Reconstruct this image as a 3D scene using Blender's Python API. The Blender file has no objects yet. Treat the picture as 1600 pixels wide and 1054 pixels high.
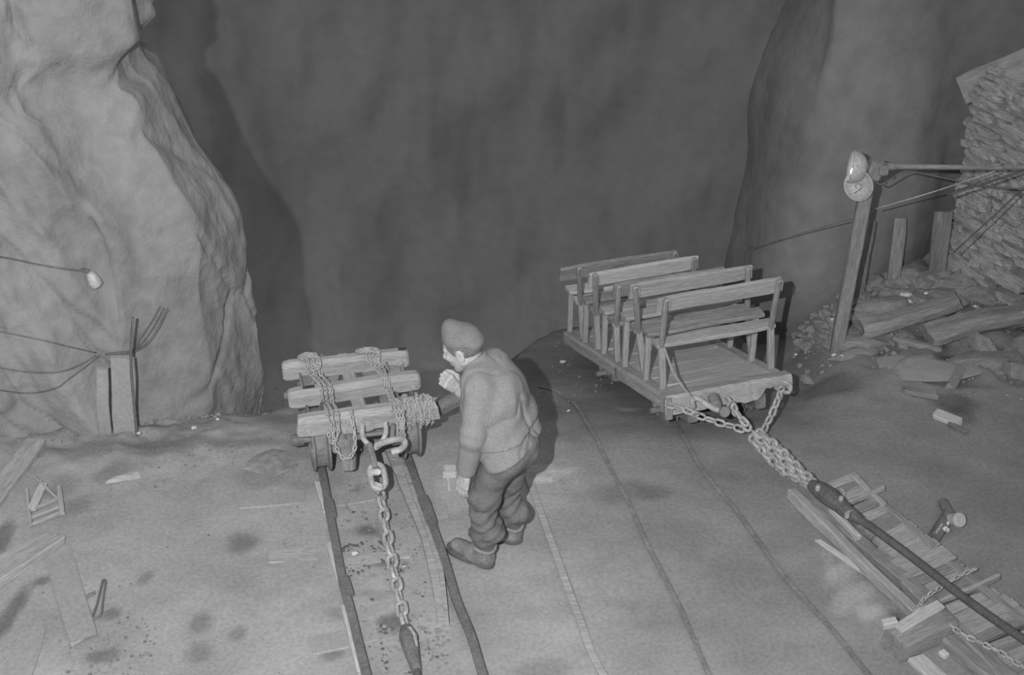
import bpy, math, random
import numpy as np
from mathutils import Vector, Matrix, noise
from mathutils.bvhtree import BVHTree

# ------------------------------------------------------------------ camera, world, light
scn = bpy.context.scene
COL = scn.collection
W_, H_ = 1600, 1054
FOC = 2222.0
PITCH = math.radians(32.0)
CAMZ = 5.2
CP, SP = math.cos(PITCH), math.sin(PITCH)
cam_d = bpy.data.cameras.new('camera')
cam_d.sensor_width = 36.0
cam_d.lens = 36.0 * FOC / W_
cam_d.clip_start = 0.05
cam_d.clip_end = 200
cam = bpy.data.objects.new('camera', cam_d)
COL.objects.link(cam)
cam.location = (0, 0, CAMZ)
cam.rotation_euler = (math.pi / 2 - PITCH, 0, 0)
scn.camera = cam

world = bpy.data.worlds.new('world')
scn.world = world
world.use_nodes = True
world.node_tree.nodes['Background'].inputs[0].default_value = (1, 1, 1, 1)
world.node_tree.nodes['Background'].inputs[1].default_value = 0.275

def add_spot(name, loc, target, power, size, blend, radius):
    d = bpy.data.lights.new(name, 'SPOT')
    d.energy = power; d.spot_size = math.radians(size); d.spot_blend = blend; d.shadow_soft_size = radius
    o = bpy.data.objects.new(name, d); COL.objects.link(o)
    o.location = loc
    o.rotation_euler = (Vector(target) - Vector(loc)).to_track_quat('-Z', 'Y').to_euler()
    return o
# the photographer's flash, held up to the left of the camera
add_spot('flash', (-0.55, 0.0, CAMZ + 0.22), (-1.35, 5.9, 0.9), 1950, 88, 1.0, 0.03)

scn.view_settings.view_transform = 'Standard'
scn.view_settings.look = 'None'
scn.view_settings.gamma = 1
scn.view_settings.use_curve_mapping = False
scn.view_settings.exposure = 0.0

# ------------------------------------------------------------------ measuring helpers (pixel of the photo -> point of the place)
def ray(px, py):
    a = (px - W_ / 2) / FOC; b = (py - H_ / 2) / FOC
    return Vector((a, CP - b * SP, -SP - b * CP))       # length along optical axis = 1
CAM = Vector((0, 0, CAMZ))
def PD(px, py, d): return CAM + ray(px, py) * d
def PZ(px, py, z):
    r = ray(px, py); return CAM + r * ((z - CAMZ) / r.z)
def PY(px, py, y):
    r = ray(px, py); return CAM + r * (y / r.y)
def sstep(a, b, x):
    t = min(1, max(0, (x - a) / (b - a))); return t * t * (3 - 2 * t)
def softp(t, k=0.12):
    return 0.5 * (t + math.sqrt(t * t + k * k)) - 0.5 * k * 0.3
def gbase(x, y):
    s = max(1 - sstep(1.75, 2.35, x), sstep(9.9, 11.2, y))
    z = -math.tan(math.radians(17.5)) * max(0, softp(y - 7.15) - .02) * s
    yd = 8.15 + 1.9 * sstep(-.5, .5, x) - .35 * sstep(-1.3, -1.7, x)
    z -= 1.3 * max(0, softp(y - yd, .2)) * s
    # rubble bank on the right
    z += .12 * sstep(2.0, 2.9, x) * sstep(8.0, 9.0, y)
    return max(z, -13)
def GR(px, py, dz=0.0):
    r = ray(px, py); lo, hi = 4.0, 30.0
    for i in range(200):
        t = 4 + i * .1
        p = CAM + r * t
        if p.z < gbase(p.x, p.y) + dz: hi = t; lo = t - .1; break
    for _ in range(24):
        m = (lo + hi) / 2; p = CAM + r * m
        if p.z < gbase(p.x, p.y) + dz: hi = m
        else: lo = m
    return CAM + r * hi
def SEG(pts, f=GR, n=None): return [f(*p) for p in pts]

# ------------------------------------------------------------------ object helpers
WM = {}
def _fresh(name):
    return name
def link(name, data, parent=None, M=None):
    o = bpy.data.objects.new(name, data); COL.objects.link(o)
    M = M if M is not None else Matrix()
    WM[o.name] = M.copy()
    if parent is not None:
        o.parent = parent
        o.matrix_basis = WM[parent.name].inverted() @ M
    else:
        o.matrix_basis = M
    return o
def tag(o, label=None, cat=None, group=None, kind=None):
    if label: o['label'] = label
    if cat: o['category'] = cat
    if group: o['group'] = group
    if kind: o['kind'] = kind
    return o
def thing(name, label, cat, loc, group=None, M=None):
    o = link(name, None, None, M if M is not None else Matrix.Translation(Vector(loc)))
    o.empty_display_size = .1
    return tag(o, label, cat, group)
def mesh(name, vs, fs, m=None, smooth=False):
    me = bpy.data.meshes.new(name)
    me.from_pydata([tuple(v) for v in vs], [], [tuple(f) for f in fs])
    me.update()
    if smooth: me.polygons.foreach_set('use_smooth', [True] * len(me.polygons))
    if m: me.materials.append(m)
    return me
class MB:
    def __init__(s): s.v = []; s.f = []
    def add(s, vs, fs):
        b = len(s.v); s.v += [Vector(v) for v in vs]; s.f += [tuple(b + i for i in f) for f in fs]; return s
    def box(s, c, d, R=None):
        vs = [Vector((x * d[0] / 2, y * d[1] / 2, z * d[2] / 2)) for x in (-1, 1) for y in (-1, 1) for z in (-1, 1)]
        if R: vs = [R @ v for v in vs]
        return s.add([Vector(c) + v for v in vs], [(0,1,3,2),(4,6,7,5),(0,4,5,1),(2,3,7,6),(0,2,6,4),(1,5,7,3)])
    def tube(s, pts, r, n=8, cap=True, closed=False):
        pts = [Vector(p) for p in pts]; k = len(pts)
        rs = r if isinstance(r, (list, tuple)) else [r] * k
        vs = []; nrm = None
        for i, p in enumerate(pts):
            if closed: t = pts[(i + 1) % k] - pts[i - 1]
            else: t = pts[min(i + 1, k - 1)] - pts[max(i - 1, 0)]
            t.normalize()
            if nrm is None:
                nrm = t.orthogonal().normalized()
            nrm = (nrm - t * nrm.dot(t))
            if nrm.length < 1e-6: nrm = t.orthogonal()
            nrm.normalize(); b = t.cross(nrm)
            for j in range(n):
                a = 2 * math.pi * j / n
                vs.append(p + (nrm * math.cos(a) + b * math.sin(a)) * rs[i])
        fs = []
        for i in range(k if closed else k - 1):
            i2 = (i + 1) % k
            for j in range(n):
                j2 = (j + 1) % n
                fs.append((i * n + j, i * n + j2, i2 * n + j2, i2 * n + j))
        if cap and not closed:
            fs.append(tuple(reversed(range(n)))); fs.append(tuple((k - 1) * n + j for j in range(n)))
        return s.add(vs, fs)
    def lathe(s, prof, n=24, M=None):
        """prof: list of (r, x); turned about local X"""
        vs = []
        for r, x in prof:
            for j in range(n):
                a = 2 * math.pi * j / n
                vs.append(Vector((x, r * math.cos(a), r * math.sin(a))))
        fs = []
        k = len(prof)
        for i in range(k - 1):
            for j in range(n):
                j2 = (j + 1) % n
                fs.append((i * n + j, (i + 1) * n + j, (i + 1) * n + j2, i * n + j2))
        fs.append(tuple(range(n))); fs.append(tuple(reversed([(k - 1) * n + j for j in range(n)])))
        if M: vs = [M @ v for v in vs]
        return s.add(vs, fs)
    def obj(s, name, m, parent=None, M=None, smooth=False, world=False):
        """vertices are in the local frame M; world=True: they are world points"""
        M = M if M is not None else (WM[parent.name] if (parent is not None and world) else Matrix())
        vs = s.v
        if world:
            if parent is None and M == Matrix():
                c = sum(vs, Vector()) / len(vs); c.z = min(v.z for v in vs); M = Matrix.Translation(c)
            Mi = M.inverted(); vs = [Mi @ v for v in vs]
        return link(name, mesh(name, vs, s.f, m, smooth), parent, M)

def frame(x, up=Vector((0, 0, 1)), o=Vector((0, 0, 0))):
    x = Vector(x).normalized(); y = Vector(up).cross(x)
    if y.length < 1e-5: y = Vector((0, 1, 0))
    y.normalize(); z = x.cross(y)
    M = Matrix((x, y, z)).transposed().to_4x4(); M.translation = Vector(o); return M

# ------------------------------------------------------------------ materials
def material(name, tone, var=.25, scale=6, rough=.85, bump=.25, stretch=(1, 1, 1), metallic=0.0, fine=60, spots=0.0, coords='Object', stain_shade=False, bdist=.02, spec=.3, fmix=.55):
    m = bpy.data.materials.new(name); m.use_nodes = True
    nt = m.node_tree; N = nt.nodes; L = nt.links; N.clear()
    out = N.new('ShaderNodeOutputMaterial'); b = N.new('ShaderNodeBsdfPrincipled'); L.new(b.outputs[0], out.inputs[0])
    b.inputs['Roughness'].default_value = rough; b.inputs['Metallic'].default_value = metallic
    b.inputs['Specular IOR Level'].default_value = spec
    tc = N.new('ShaderNodeTexCoord'); mp = N.new('ShaderNodeMapping'); mp.inputs['Scale'].default_value = stretch
    L.new(tc.outputs[coords], mp.inputs[0])
    oi = N.new('ShaderNodeObjectInfo'); mul = N.new('ShaderNodeVectorMath'); mul.operation = 'ADD'
    sc = N.new('ShaderNodeVectorMath'); sc.operation = 'SCALE'; sc.inputs[3].default_value = 7.3
    cx = N.new('ShaderNodeCombineXYZ'); L.new(oi.outputs['Random'], cx.inputs[0]); L.new(oi.outputs['Random'], cx.inputs[1])
    L.new(cx.outputs[0], sc.inputs[0]); L.new(mp.outputs[0], mul.inputs[0]); L.new(sc.outputs[0], mul.inputs[1])
    n1 = N.new('ShaderNodeTexNoise'); n1.inputs['Scale'].default_value = scale; n1.inputs['Detail'].default_value = 8; n1.inputs['Roughness'].default_value = .62
    n2 = N.new('ShaderNodeTexNoise'); n2.inputs['Scale'].default_value = fine; n2.inputs['Detail'].default_value = 4
    L.new(mul.outputs[0], n1.inputs[0]); L.new(mul.outputs[0], n2.inputs[0])
    r = N.new('ShaderNodeValToRGB'); L.new(n1.outputs[0], r.inputs[0])
    lo, hi = tone * (1 - var), tone * (1 + var)
    r.color_ramp.elements[0].position = .32; r.color_ramp.elements[0].color = (lo, lo, lo, 1)
    r.color_ramp.elements[1].position = .68; r.color_ramp.elements[1].color = (hi, hi, hi, 1)
    mx = N.new('ShaderNodeMix'); mx.data_type = 'RGBA'; mx.blend_type = 'MULTIPLY'; mx.inputs[0].default_value = fmix
    r2 = N.new('ShaderNodeValToRGB'); L.new(n2.outputs[0], r2.inputs[0])
    r2.color_ramp.elements[0].position = .3; r2.color_ramp.elements[0].color = (.6, .6, .6, 1)
    r2.color_ramp.elements[1].position = .65; r2.color_ramp.elements[1].color = (1.25, 1.25, 1.25, 1)
    L.new(r.outputs[0], mx.inputs[6]); L.new(r2.outputs[0], mx.inputs[7])
    col = mx.outputs[2]
    if spots:
        v = N.new('ShaderNodeTexNoise'); v.inputs['Scale'].default_value = 22; v.inputs['Detail'].default_value = 3
        L.new(mul.outputs[0], v.inputs[0])
        r3 = N.new('ShaderNodeValToRGB'); L.new(v.outputs[0], r3.inputs[0])
        r3.color_ramp.elements[0].position = .27; r3.color_ramp.elements[0].color = (1 - spots,) * 3 + (1,)
        r3.color_ramp.elements[1].position = .36; r3.color_ramp.elements[1].color = (1, 1, 1, 1)
        m2 = N.new('ShaderNodeMix'); m2.data_type = 'RGBA'; m2.blend_type = 'MULTIPLY'; m2.inputs[0].default_value = 1
        L.new(col, m2.inputs[6]); L.new(r3.outputs[0], m2.inputs[7]); col = m2.outputs[2]
    if stain_shade:
        at = N.new('ShaderNodeAttribute'); at.attribute_name = 'stain_shade'
        m3 = N.new('ShaderNodeMix'); m3.data_type = 'RGBA'; m3.blend_type = 'MULTIPLY'; m3.inputs[0].default_value = 1
        L.new(col, m3.inputs[6]); L.new(at.outputs['Color'], m3.inputs[7]); col = m3.outputs[2]
    L.new(col, b.inputs['Base Color'])
    if bump:
        ad = N.new('ShaderNodeMath'); ad.operation = 'MULTIPLY_ADD'; ad.inputs[1].default_value = .35
        L.new(n2.outputs[0], ad.inputs[0]); L.new(n1.outputs[0], ad.inputs[2])
        bp = N.new('ShaderNodeBump'); bp.inputs['Strength'].default_value = bump; bp.inputs['Distance'].default_value = bdist
        L.new(ad.outputs[0], bp.inputs['Height']); L.new(bp.outputs[0], b.inputs['Normal'])
    return m
M_GROUND = material('trodden_ground', .42, .06, 2.6, .95, .22, fine=45, spots=.10, stain_shade=True, fmix=.35)
M_MUD = material('dried_mud', .41, .06, 2.6, .95, .25, fine=45, fmix=.3)
M_ROCK = material('rock', .345, .13, 1.6, .95, 1.0, fine=9, bdist=.05, stain_shade=True, fmix=.3)
M_ROCKD = material('dark_rock', .50, .04, .5, .95, .3, fine=4, bdist=.08, fmix=.15)
M_ROCKR = material('right_rock', .25, .14, .8, .95, .6, fine=7, bdist=.05, fmix=.3)  # even grey, a step darker than the left wall's rock
M_WOOD = material('weathered_wood', .46, .16, 5, .85, .45, stretch=(.6, 5, 5), fine=30)
M_WOODL = material('pale_wood', .62, .10, 5, .85, .3, stretch=(.5, 5, 5), fine=30)
M_WOODM = material('dirty_wood', .33, .22, 5, .9, .5, stretch=(.6, 4, 4), fine=26)
M_WOODD = material('dark_wood', .24, .3, 5, .9, .5, stretch=(.6, 4, 4), fine=26)
M_IRON = material('rusty_iron', .27, .25, 12, .65, .3, metallic=.0, fine=90, spec=.5)
M_CHAIN = material('worn_chain_iron', .50, .25, 14, .55, .25, fine=90, spec=.6)
M_RAIL = material('rail_steel', .20, .2, 10, .55, .2, fine=60, spec=.5)
M_CABLE = material('tarred_cable', .13, .2, 10, .6, .2, fine=80, spec=.5)
M_WIRE = material('insulated_wire', .20, .15, 8, .6, .1)
M_ENAMEL = material('white_enamel', .58, .08, 4, .45, .05, spec=.5)
M_SKIN = material('skin', .53, .10, 18, .55, .12, fine=120, spec=.35, bdist=.004)
M_JACKET = material('grey_jacket_cloth', .315, .07, 9, .95, .25, fine=150, bdist=.006)
M_TROUS = material('dark_trouser_cloth', .195, .2, 9, .9, .35, fine=120, bdist=.008)
M_CAP = material('cap_cloth', .245, .12, 14, .95, .25, fine=150, bdist=.004)
M_BOOT = material('boot_leather', .26, .3, 12, .6, .3, fine=70, spec=.5, bdist=.006)
M_HAIR = material('hair', .22, .4, 60, .8, .5, fine=200, stretch=(1, 1, .3), bdist=.004)
M_SOLE = material('sole_rubber', .15, .2, 12, .8, .1)
M_RUBBLE = material('rubble_stone', .33, .2, 5, .95, .5, fine=25)
M_SLAB = material('wall_stone', .50, .35, 5, .95, .5, fine=25)
M_PALE = material('pale_scrap', .75, .1, 10, .6, .1)
M_SLOTSHADE = material('slot_shade', .08, .2, 10, .9, .1)

# ------------------------------------------------------------------ wood, chain and stone builders
def rough_beam_mesh(L, w, h, seed=0, jit=.006, ch=.2, seg=None, ragged=0.0, m=None, rend=0.0):
    """squared timber along local X, y = width, z = height (centred), chamfered, worn"""
    rnd = random.Random(seed)
    seg = seg or max(2, int(L / .12)); c = ch * min(w, h)
    sec = [(-w/2+c, -h/2), (w/2-c, -h/2), (w/2, -h/2+c), (w/2, h/2-c), (w/2-c, h/2), (-w/2+c, h/2), (-w/2, h/2-c), (-w/2, -h/2+c)]
    vs = []
    xs = [-L / 2 + L * i / seg for i in range(seg + 1)]
    if rend: xs = [-L/2, -L/2 + rend * .3, -L/2 + rend] + xs[1:-1] + [L/2 - rend, L/2 - rend * .3, L/2]
    seg = len(xs) - 1
    for i in range(seg + 1):
        x = xs[i]
        for j, (y, z) in enumerate(sec):
            p = Vector((x * 3 + seed * 7.1, y * 5, z * 5))
            d = noise.noise(p) * jit * 2; e = noise.noise(p + Vector((9, 3, 1))) * jit * 2
            xx = x
            if ragged and i in (0, seg): xx += rnd.uniform(-ragged, ragged * .3) * (1 if i else -1)
            sh = .93 if i in (0, seg) else 1
            if rend: sh = .72 if i in (0, seg) else .92 if i in (1, seg - 1) else 1
            vs.append((xx, y * sh + d, z * sh + e))
    fs = [(i * 8 + j, i * 8 + (j + 1) % 8, (i + 1) * 8 + (j + 1) % 8, (i + 1) * 8 + j) for i in range(seg) for j in range(8)]
    fs.append(tuple(reversed(range(8)))); fs.append(tuple(seg * 8 + j for j in range(8)))
    return mesh('timber', vs, fs, m)
def beam(name, a, b, w, h, m, parent=None, up=Vector((0, 0, 1)), seed=None, jit=.006, ch=.15, ragged=0.0, seg=None, rend=0.0):
    a = Vector(a); b = Vector(b)
    M = frame(b - a, up, (a + b) / 2)
    s = seed if seed is not None else int(abs(a.x * 131 + a.y * 77 + b.x * 59) * 10) % 997
    me = rough_beam_mesh((b - a).length, w, h, s, jit, ch, seg, ragged, m, rend)
    me.name = name
    return link(name, me, parent, M)
_lk = {}
def link_mesh(length, width, r, m, stud=False):
    key = (round(length, 4), round(width, 4), round(r, 4), m.name)
    if key in _lk: return _lk[key]
    mb = MB(); R = width / 2 - r; s = length / 2 - r - R; pts = []
    for k in range(7):
        a = -math.pi / 2 + math.pi * k / 6; pts.append((s + R * math.cos(a), R * math.sin(a), 0))
    for k in range(7):
        a = math.pi / 2 + math.pi * k / 6; pts.append((-s + R * math.cos(a), R * math.sin(a), 0))
    mb.tube(pts, r, 6, closed=True)
    _lk[key] = mesh('chain_link', mb.v, mb.f, m, True)
    return _lk[key]
def resample(pts, step):
    out = [pts[0].copy()]; acc = 0; i = 0; cur = pts[0].copy()
    need = step
    for k in range(1, len(pts)):
        d = (pts[k] - cur).length
        while d >= need:
            cur = cur + (pts[k] - cur) * (need / d); out.append(cur.copy()); d = (pts[k] - cur).length; need = step
        need -= d; cur = pts[k].copy()
    return out
def smooth_path(pts, n=8):
    pts = [Vector(p) for p in pts]
    if len(pts) < 3: return [pts[0].lerp(pts[-1], i / n) for i in range(n + 1)]
    P = [pts[0] * 2 - pts[1]] + pts + [pts[-1] * 2 - pts[-2]]; out = []
    for i in range(1, len(P) - 2):
        for k in range(n):
            t = k / n; a, b, c, d = P[i-1], P[i], P[i+1], P[i+2]
            out.append(.5 * ((2*b) + (c-a)*t + (2*a-5*b+4*c-d)*t*t + (3*b-a-3*c+d)*t*t*t))
    out.append(pts[-1]); return out
def chain_links(parent, pts, length, width, r, m, roll0=.5, jit=.12, seed=1):
    rnd = random.Random(seed); me = link_mesh(length, width, r, m)
    step = length - 2.3 * r
    q = resample(smooth_path(pts, 10), step)
    for i in range(len(q) - 1):
        c = (q[i] + q[i + 1]) / 2; t = q[i + 1] - q[i]
        M = frame(t, Vector((0, 0, 1)), c)
        ang = roll0 + (math.pi / 2 if i % 2 else 0) + rnd.uniform(-jit, jit)
        M = M @ Matrix.Rotation(ang, 4, 'X') @ Matrix.Rotation(rnd.uniform(-jit, jit) * .5, 4, 'Z')
        link('chain_link', me, parent, M)
def rock_mesh(name, d, seed, m, sub=2, flat=0.0):
    """angular stone: icosphere cut by random planes"""
    import bmesh
    rnd = random.Random(seed)
    bm = bmesh.new(); bmesh.ops.create_icosphere(bm, subdivisions=sub, radius=1)
    pl = [(Vector((rnd.uniform(-1, 1), rnd.uniform(-1, 1), rnd.uniform(-1, 1))).normalized(), rnd.uniform(.45, .8)) for _ in range(9)]
    for v in bm.verts:
        for n, k in pl:
            e = v.co.dot(n) - k
            if e > 0: v.co -= n * e
        v.co += v.co.normalized() * noise.noise(v.co * 2 + Vector((seed, 0, 0))) * .08
        v.co = Vector((v.co.x * d[0] / 1.4, v.co.y * d[1] / 1.4, v.co.z * d[2] / 1.4))
    me = bpy.data.meshes.new(name); bm.to_mesh(me); bm.free(); me.materials.append(m)
    return me

# ------------------------------------------------------------------ signed-distance modelling (bodies, clothes) on a grid, meshed by surface nets
def sd_cap(P, a, b, ra, rb):
    a = np.array(a, np.float32); b = np.array(b, np.float32); ba = b - a
    t = np.clip(((P - a) @ ba) / max(1e-9, float(ba @ ba)), 0, 1)
    return np.linalg.norm(P - (a + t[..., None] * ba), axis=-1) - (ra + (rb - ra) * t)
def sd_ell(P, c, r, R=None):
    q = P - np.array(c, np.float32)
    if R is not None: q = q @ np.array(R, np.float32)          # columns of R = axes
    r = np.array(r, np.float32)
    k0 = np.linalg.norm(q / r, axis=-1); k1 = np.linalg.norm(q / (r * r), axis=-1)
    return k0 * (k0 - 1) / np.maximum(k1, 1e-6)
def smin(a, b, k):
    h = np.clip(.5 + .5 * (b - a) / k, 0, 1); return b * (1 - h) + a * h - k * h * (1 - h)
def smax(a, b, k): return -smin(-a, -b, k)
def nets(fn, lo, hi, step):
    lo = np.array(lo, np.float32); hi = np.array(hi, np.float32)
    n = np.ceil((hi - lo) / step).astype(int) + 1
    ax = [lo[i] + step * np.arange(n[i], dtype=np.float32) for i in range(3)]
    G = np.stack(np.meshgrid(*ax, indexing='ij'), -1)
    F = fn(G).astype(np.float32)
    ins = F < 0
    c = np.zeros(tuple(n - 1), int)
    cr = [(i, j, k) for i in (0, 1) for j in (0, 1) for k in (0, 1)]
    def sl(A, o): return A[o[0]:o[0] + n[0] - 1, o[1]:o[1] + n[1] - 1, o[2]:o[2] + n[2] - 1]
    for o in cr: c += sl(ins, o)
    act = (c > 0) & (c < 8)
    idx = np.argwhere(act); vid = -np.ones(tuple(n - 1), int); vid[act] = np.arange(len(idx))
    acc = np.zeros((len(idx), 3), np.float32); cnt = np.zeros(len(idx), np.float32)
    for a in cr:
        for d in range(3):
            if a[d]: continue
            b = list(a); b[d] = 1
            fa = F[idx[:, 0] + a[0], idx[:, 1] + a[1], idx[:, 2] + a[2]]; fb = F[idx[:, 0] + b[0], idx[:, 1] + b[1], idx[:, 2] + b[2]]
            m = (fa < 0) != (fb < 0)
            t = fa / np.where(m, fa - fb, 1)
            p = np.tile(np.array(a, np.float32), (len(idx), 1)); p[:, d] += t
            acc[m] += p[m]; cnt[m] += 1
    V = lo + step * (idx + acc / cnt[:, None])
    Fc = []
    for d in range(3):
        A = [slice(0, -1) if i == d else slice(1, -1) for i in range(3)]
        B = [slice(1, None) if i == d else slice(1, -1) for i in range(3)]
        s0, s1 = ins[tuple(A)], ins[tuple(B)]
        e = np.argwhere(s0 != s1)
        if not len(e): continue
        flip = s0[e[:, 0], e[:, 1], e[:, 2]]
        base = e + np.array([0 if i == d else 1 for i in range(3)])
        u, v = (d + 1) % 3, (d + 2) % 3
        q = []
        for du, dv in ((-1, -1), (0, -1), (0, 0), (-1, 0)):
            t = base.copy(); t[:, u] += du; t[:, v] += dv; q.append(vid[t[:, 0], t[:, 1], t[:, 2]])
        q = np.stack(q, 1); q[~flip] = q[~flip][:, ::-1]; Fc.append(q)
    return V, np.concatenate(Fc)
def vnoise(P, s, seed=0):
    """cheap smooth noise: sum of sines in skew directions"""
    rnd = random.Random(seed); out = 0
    for k in range(5):
        d = np.array([rnd.gauss(0, 1) for _ in range(3)], np.float32); d /= np.linalg.norm(d); f = s * rnd.uniform(.6, 1.6)
        out = out + np.sin((P @ d) * f + rnd.uniform(0, 6.28) + 1.3 * np.sin((P @ np.roll(d, 1)) * f * .7))
    return out / 5
# ------------------------------------------------------------------ the setting: floor and rock walls
STAINS_SHADE = [ # px, py, rx, ry, darkness (negative = paler), tilt; stains, plus painted shade under the logs
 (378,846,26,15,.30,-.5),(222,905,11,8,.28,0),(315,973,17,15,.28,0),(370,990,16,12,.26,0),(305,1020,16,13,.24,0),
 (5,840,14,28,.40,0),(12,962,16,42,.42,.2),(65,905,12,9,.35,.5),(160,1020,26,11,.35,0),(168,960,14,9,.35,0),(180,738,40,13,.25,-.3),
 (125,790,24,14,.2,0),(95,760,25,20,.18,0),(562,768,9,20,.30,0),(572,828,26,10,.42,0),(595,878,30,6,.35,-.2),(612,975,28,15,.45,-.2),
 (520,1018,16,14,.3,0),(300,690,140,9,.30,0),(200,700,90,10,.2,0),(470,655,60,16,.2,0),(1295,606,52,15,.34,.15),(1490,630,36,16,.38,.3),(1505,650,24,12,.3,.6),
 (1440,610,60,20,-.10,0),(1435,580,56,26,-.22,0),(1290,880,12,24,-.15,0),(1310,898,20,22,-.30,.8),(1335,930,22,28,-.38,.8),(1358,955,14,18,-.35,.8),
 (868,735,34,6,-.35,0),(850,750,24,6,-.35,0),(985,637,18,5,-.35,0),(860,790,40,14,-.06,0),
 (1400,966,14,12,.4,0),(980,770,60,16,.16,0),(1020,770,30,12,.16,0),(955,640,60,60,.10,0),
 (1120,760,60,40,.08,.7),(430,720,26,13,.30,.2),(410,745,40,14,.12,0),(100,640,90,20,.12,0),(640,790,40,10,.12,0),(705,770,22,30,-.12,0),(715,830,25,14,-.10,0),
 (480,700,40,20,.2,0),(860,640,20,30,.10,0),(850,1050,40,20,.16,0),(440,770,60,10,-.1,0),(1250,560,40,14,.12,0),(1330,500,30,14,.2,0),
 (1455,537,34,10,.40,-.1),(1520,562,52,14,.38,0),(1262,565,20,30,.12,0),(1380,548,26,12,.25,0),(60,705,90,10,.14,0),(230,668,120,8,.2,0),(380,640,50,14,.22,0),(480,760,30,10,.12,0),(40,660,40,9,.14,0),(540,700,40,14,.2,0),(590,925,26,8,.2,0),(530,960,22,9,.18,0),(1540,760,100,90,.05,0),(1555,480,60,40,.25,0),(1300,470,80,20,.12,0)]  # first spots here paint the dark under the logs into the ground
_st = []
for px, py, rx, ry, k, tl in STAINS_SHADE:
    c = GR(px, py); sx = 8.2 / FOC
    fwd = (c.y * CP + (CAMZ - c.z) * SP)
    _st.append((c.x, c.y, rx * fwd / FOC, ry * fwd / FOC / .62, k, -tl))
def build_floor():
    xs = np.concatenate([np.arange(-7, -3.4, .12), np.arange(-3.4, 4.0, .03), np.arange(4.0, 7.5, .12)])
    ys = np.concatenate([np.arange(-2, 4.7, .15), np.arange(4.7, 9.6, .03), np.arange(9.6, 21, .2)])
    vs = []; st = []
    for y in ys:
        for x in xs:
            x = float(x); y = float(y)
            z = gbase(x, y)
            p = Vector((x, y, 0))
            b = noise.fractal(p * 1.1, 1, 2, 3) * .012 + noise.fractal(p * 6, .9, 2, 3) * .006
            rub = sstep(1.9, 2.6, x - .25 * (y - 8)) * sstep(7.3, 8.2, y)
            b += rub * (noise.ridged_multi_fractal(p * 3.0, .9, 2, 4, 1, 2) - .9) * .05
            lf = sstep(-1.3, -2.0, x) * sstep(6.6, 7.3, y)
            b += lf * noise.fractal(p * 4, .8, 2, 4) * .05
            vs.append((x, y, z + b))
            s = 1.0
            if 4.5 < y < 11:
                wx = x + noise.noise(p * 5) * .05; wy = y + noise.noise(p * 5 + Vector((7, 7, 0))) * .05
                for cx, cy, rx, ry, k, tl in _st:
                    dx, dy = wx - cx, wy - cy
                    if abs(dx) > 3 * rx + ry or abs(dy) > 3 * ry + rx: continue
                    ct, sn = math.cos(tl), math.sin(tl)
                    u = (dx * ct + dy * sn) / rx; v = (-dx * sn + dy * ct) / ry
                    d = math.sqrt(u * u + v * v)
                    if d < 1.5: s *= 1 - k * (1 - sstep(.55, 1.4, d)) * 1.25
                # ground colour darkened towards the right, standing in for the flash fading there
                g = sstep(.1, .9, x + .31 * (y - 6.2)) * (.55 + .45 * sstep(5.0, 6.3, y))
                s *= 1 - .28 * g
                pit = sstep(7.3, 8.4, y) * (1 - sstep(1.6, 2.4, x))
                s *= 1 - .22 * pit  # ground colour also darkened down the pit, in place of fading light
                q = noise.fractal(p * 2.3 + Vector((3, 1, 0)), 1, 2, 4)
                s *= 1 + .16 * max(-1, min(1, q))
            st.append(s)
    nx = len(xs); ny = len(ys)
    fs = [(j * nx + i, j * nx + i + 1, (j + 1) * nx + i + 1, (j + 1) * nx + i) for j in range(ny - 1) for i in range(nx - 1)]
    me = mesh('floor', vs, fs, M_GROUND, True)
    a = me.color_attributes.new('stain_shade', 'FLOAT_COLOR', 'POINT')
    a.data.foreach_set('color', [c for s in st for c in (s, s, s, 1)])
    o = link('floor', me); o['kind'] = 'structure'; return o
floor = build_floor()

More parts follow.
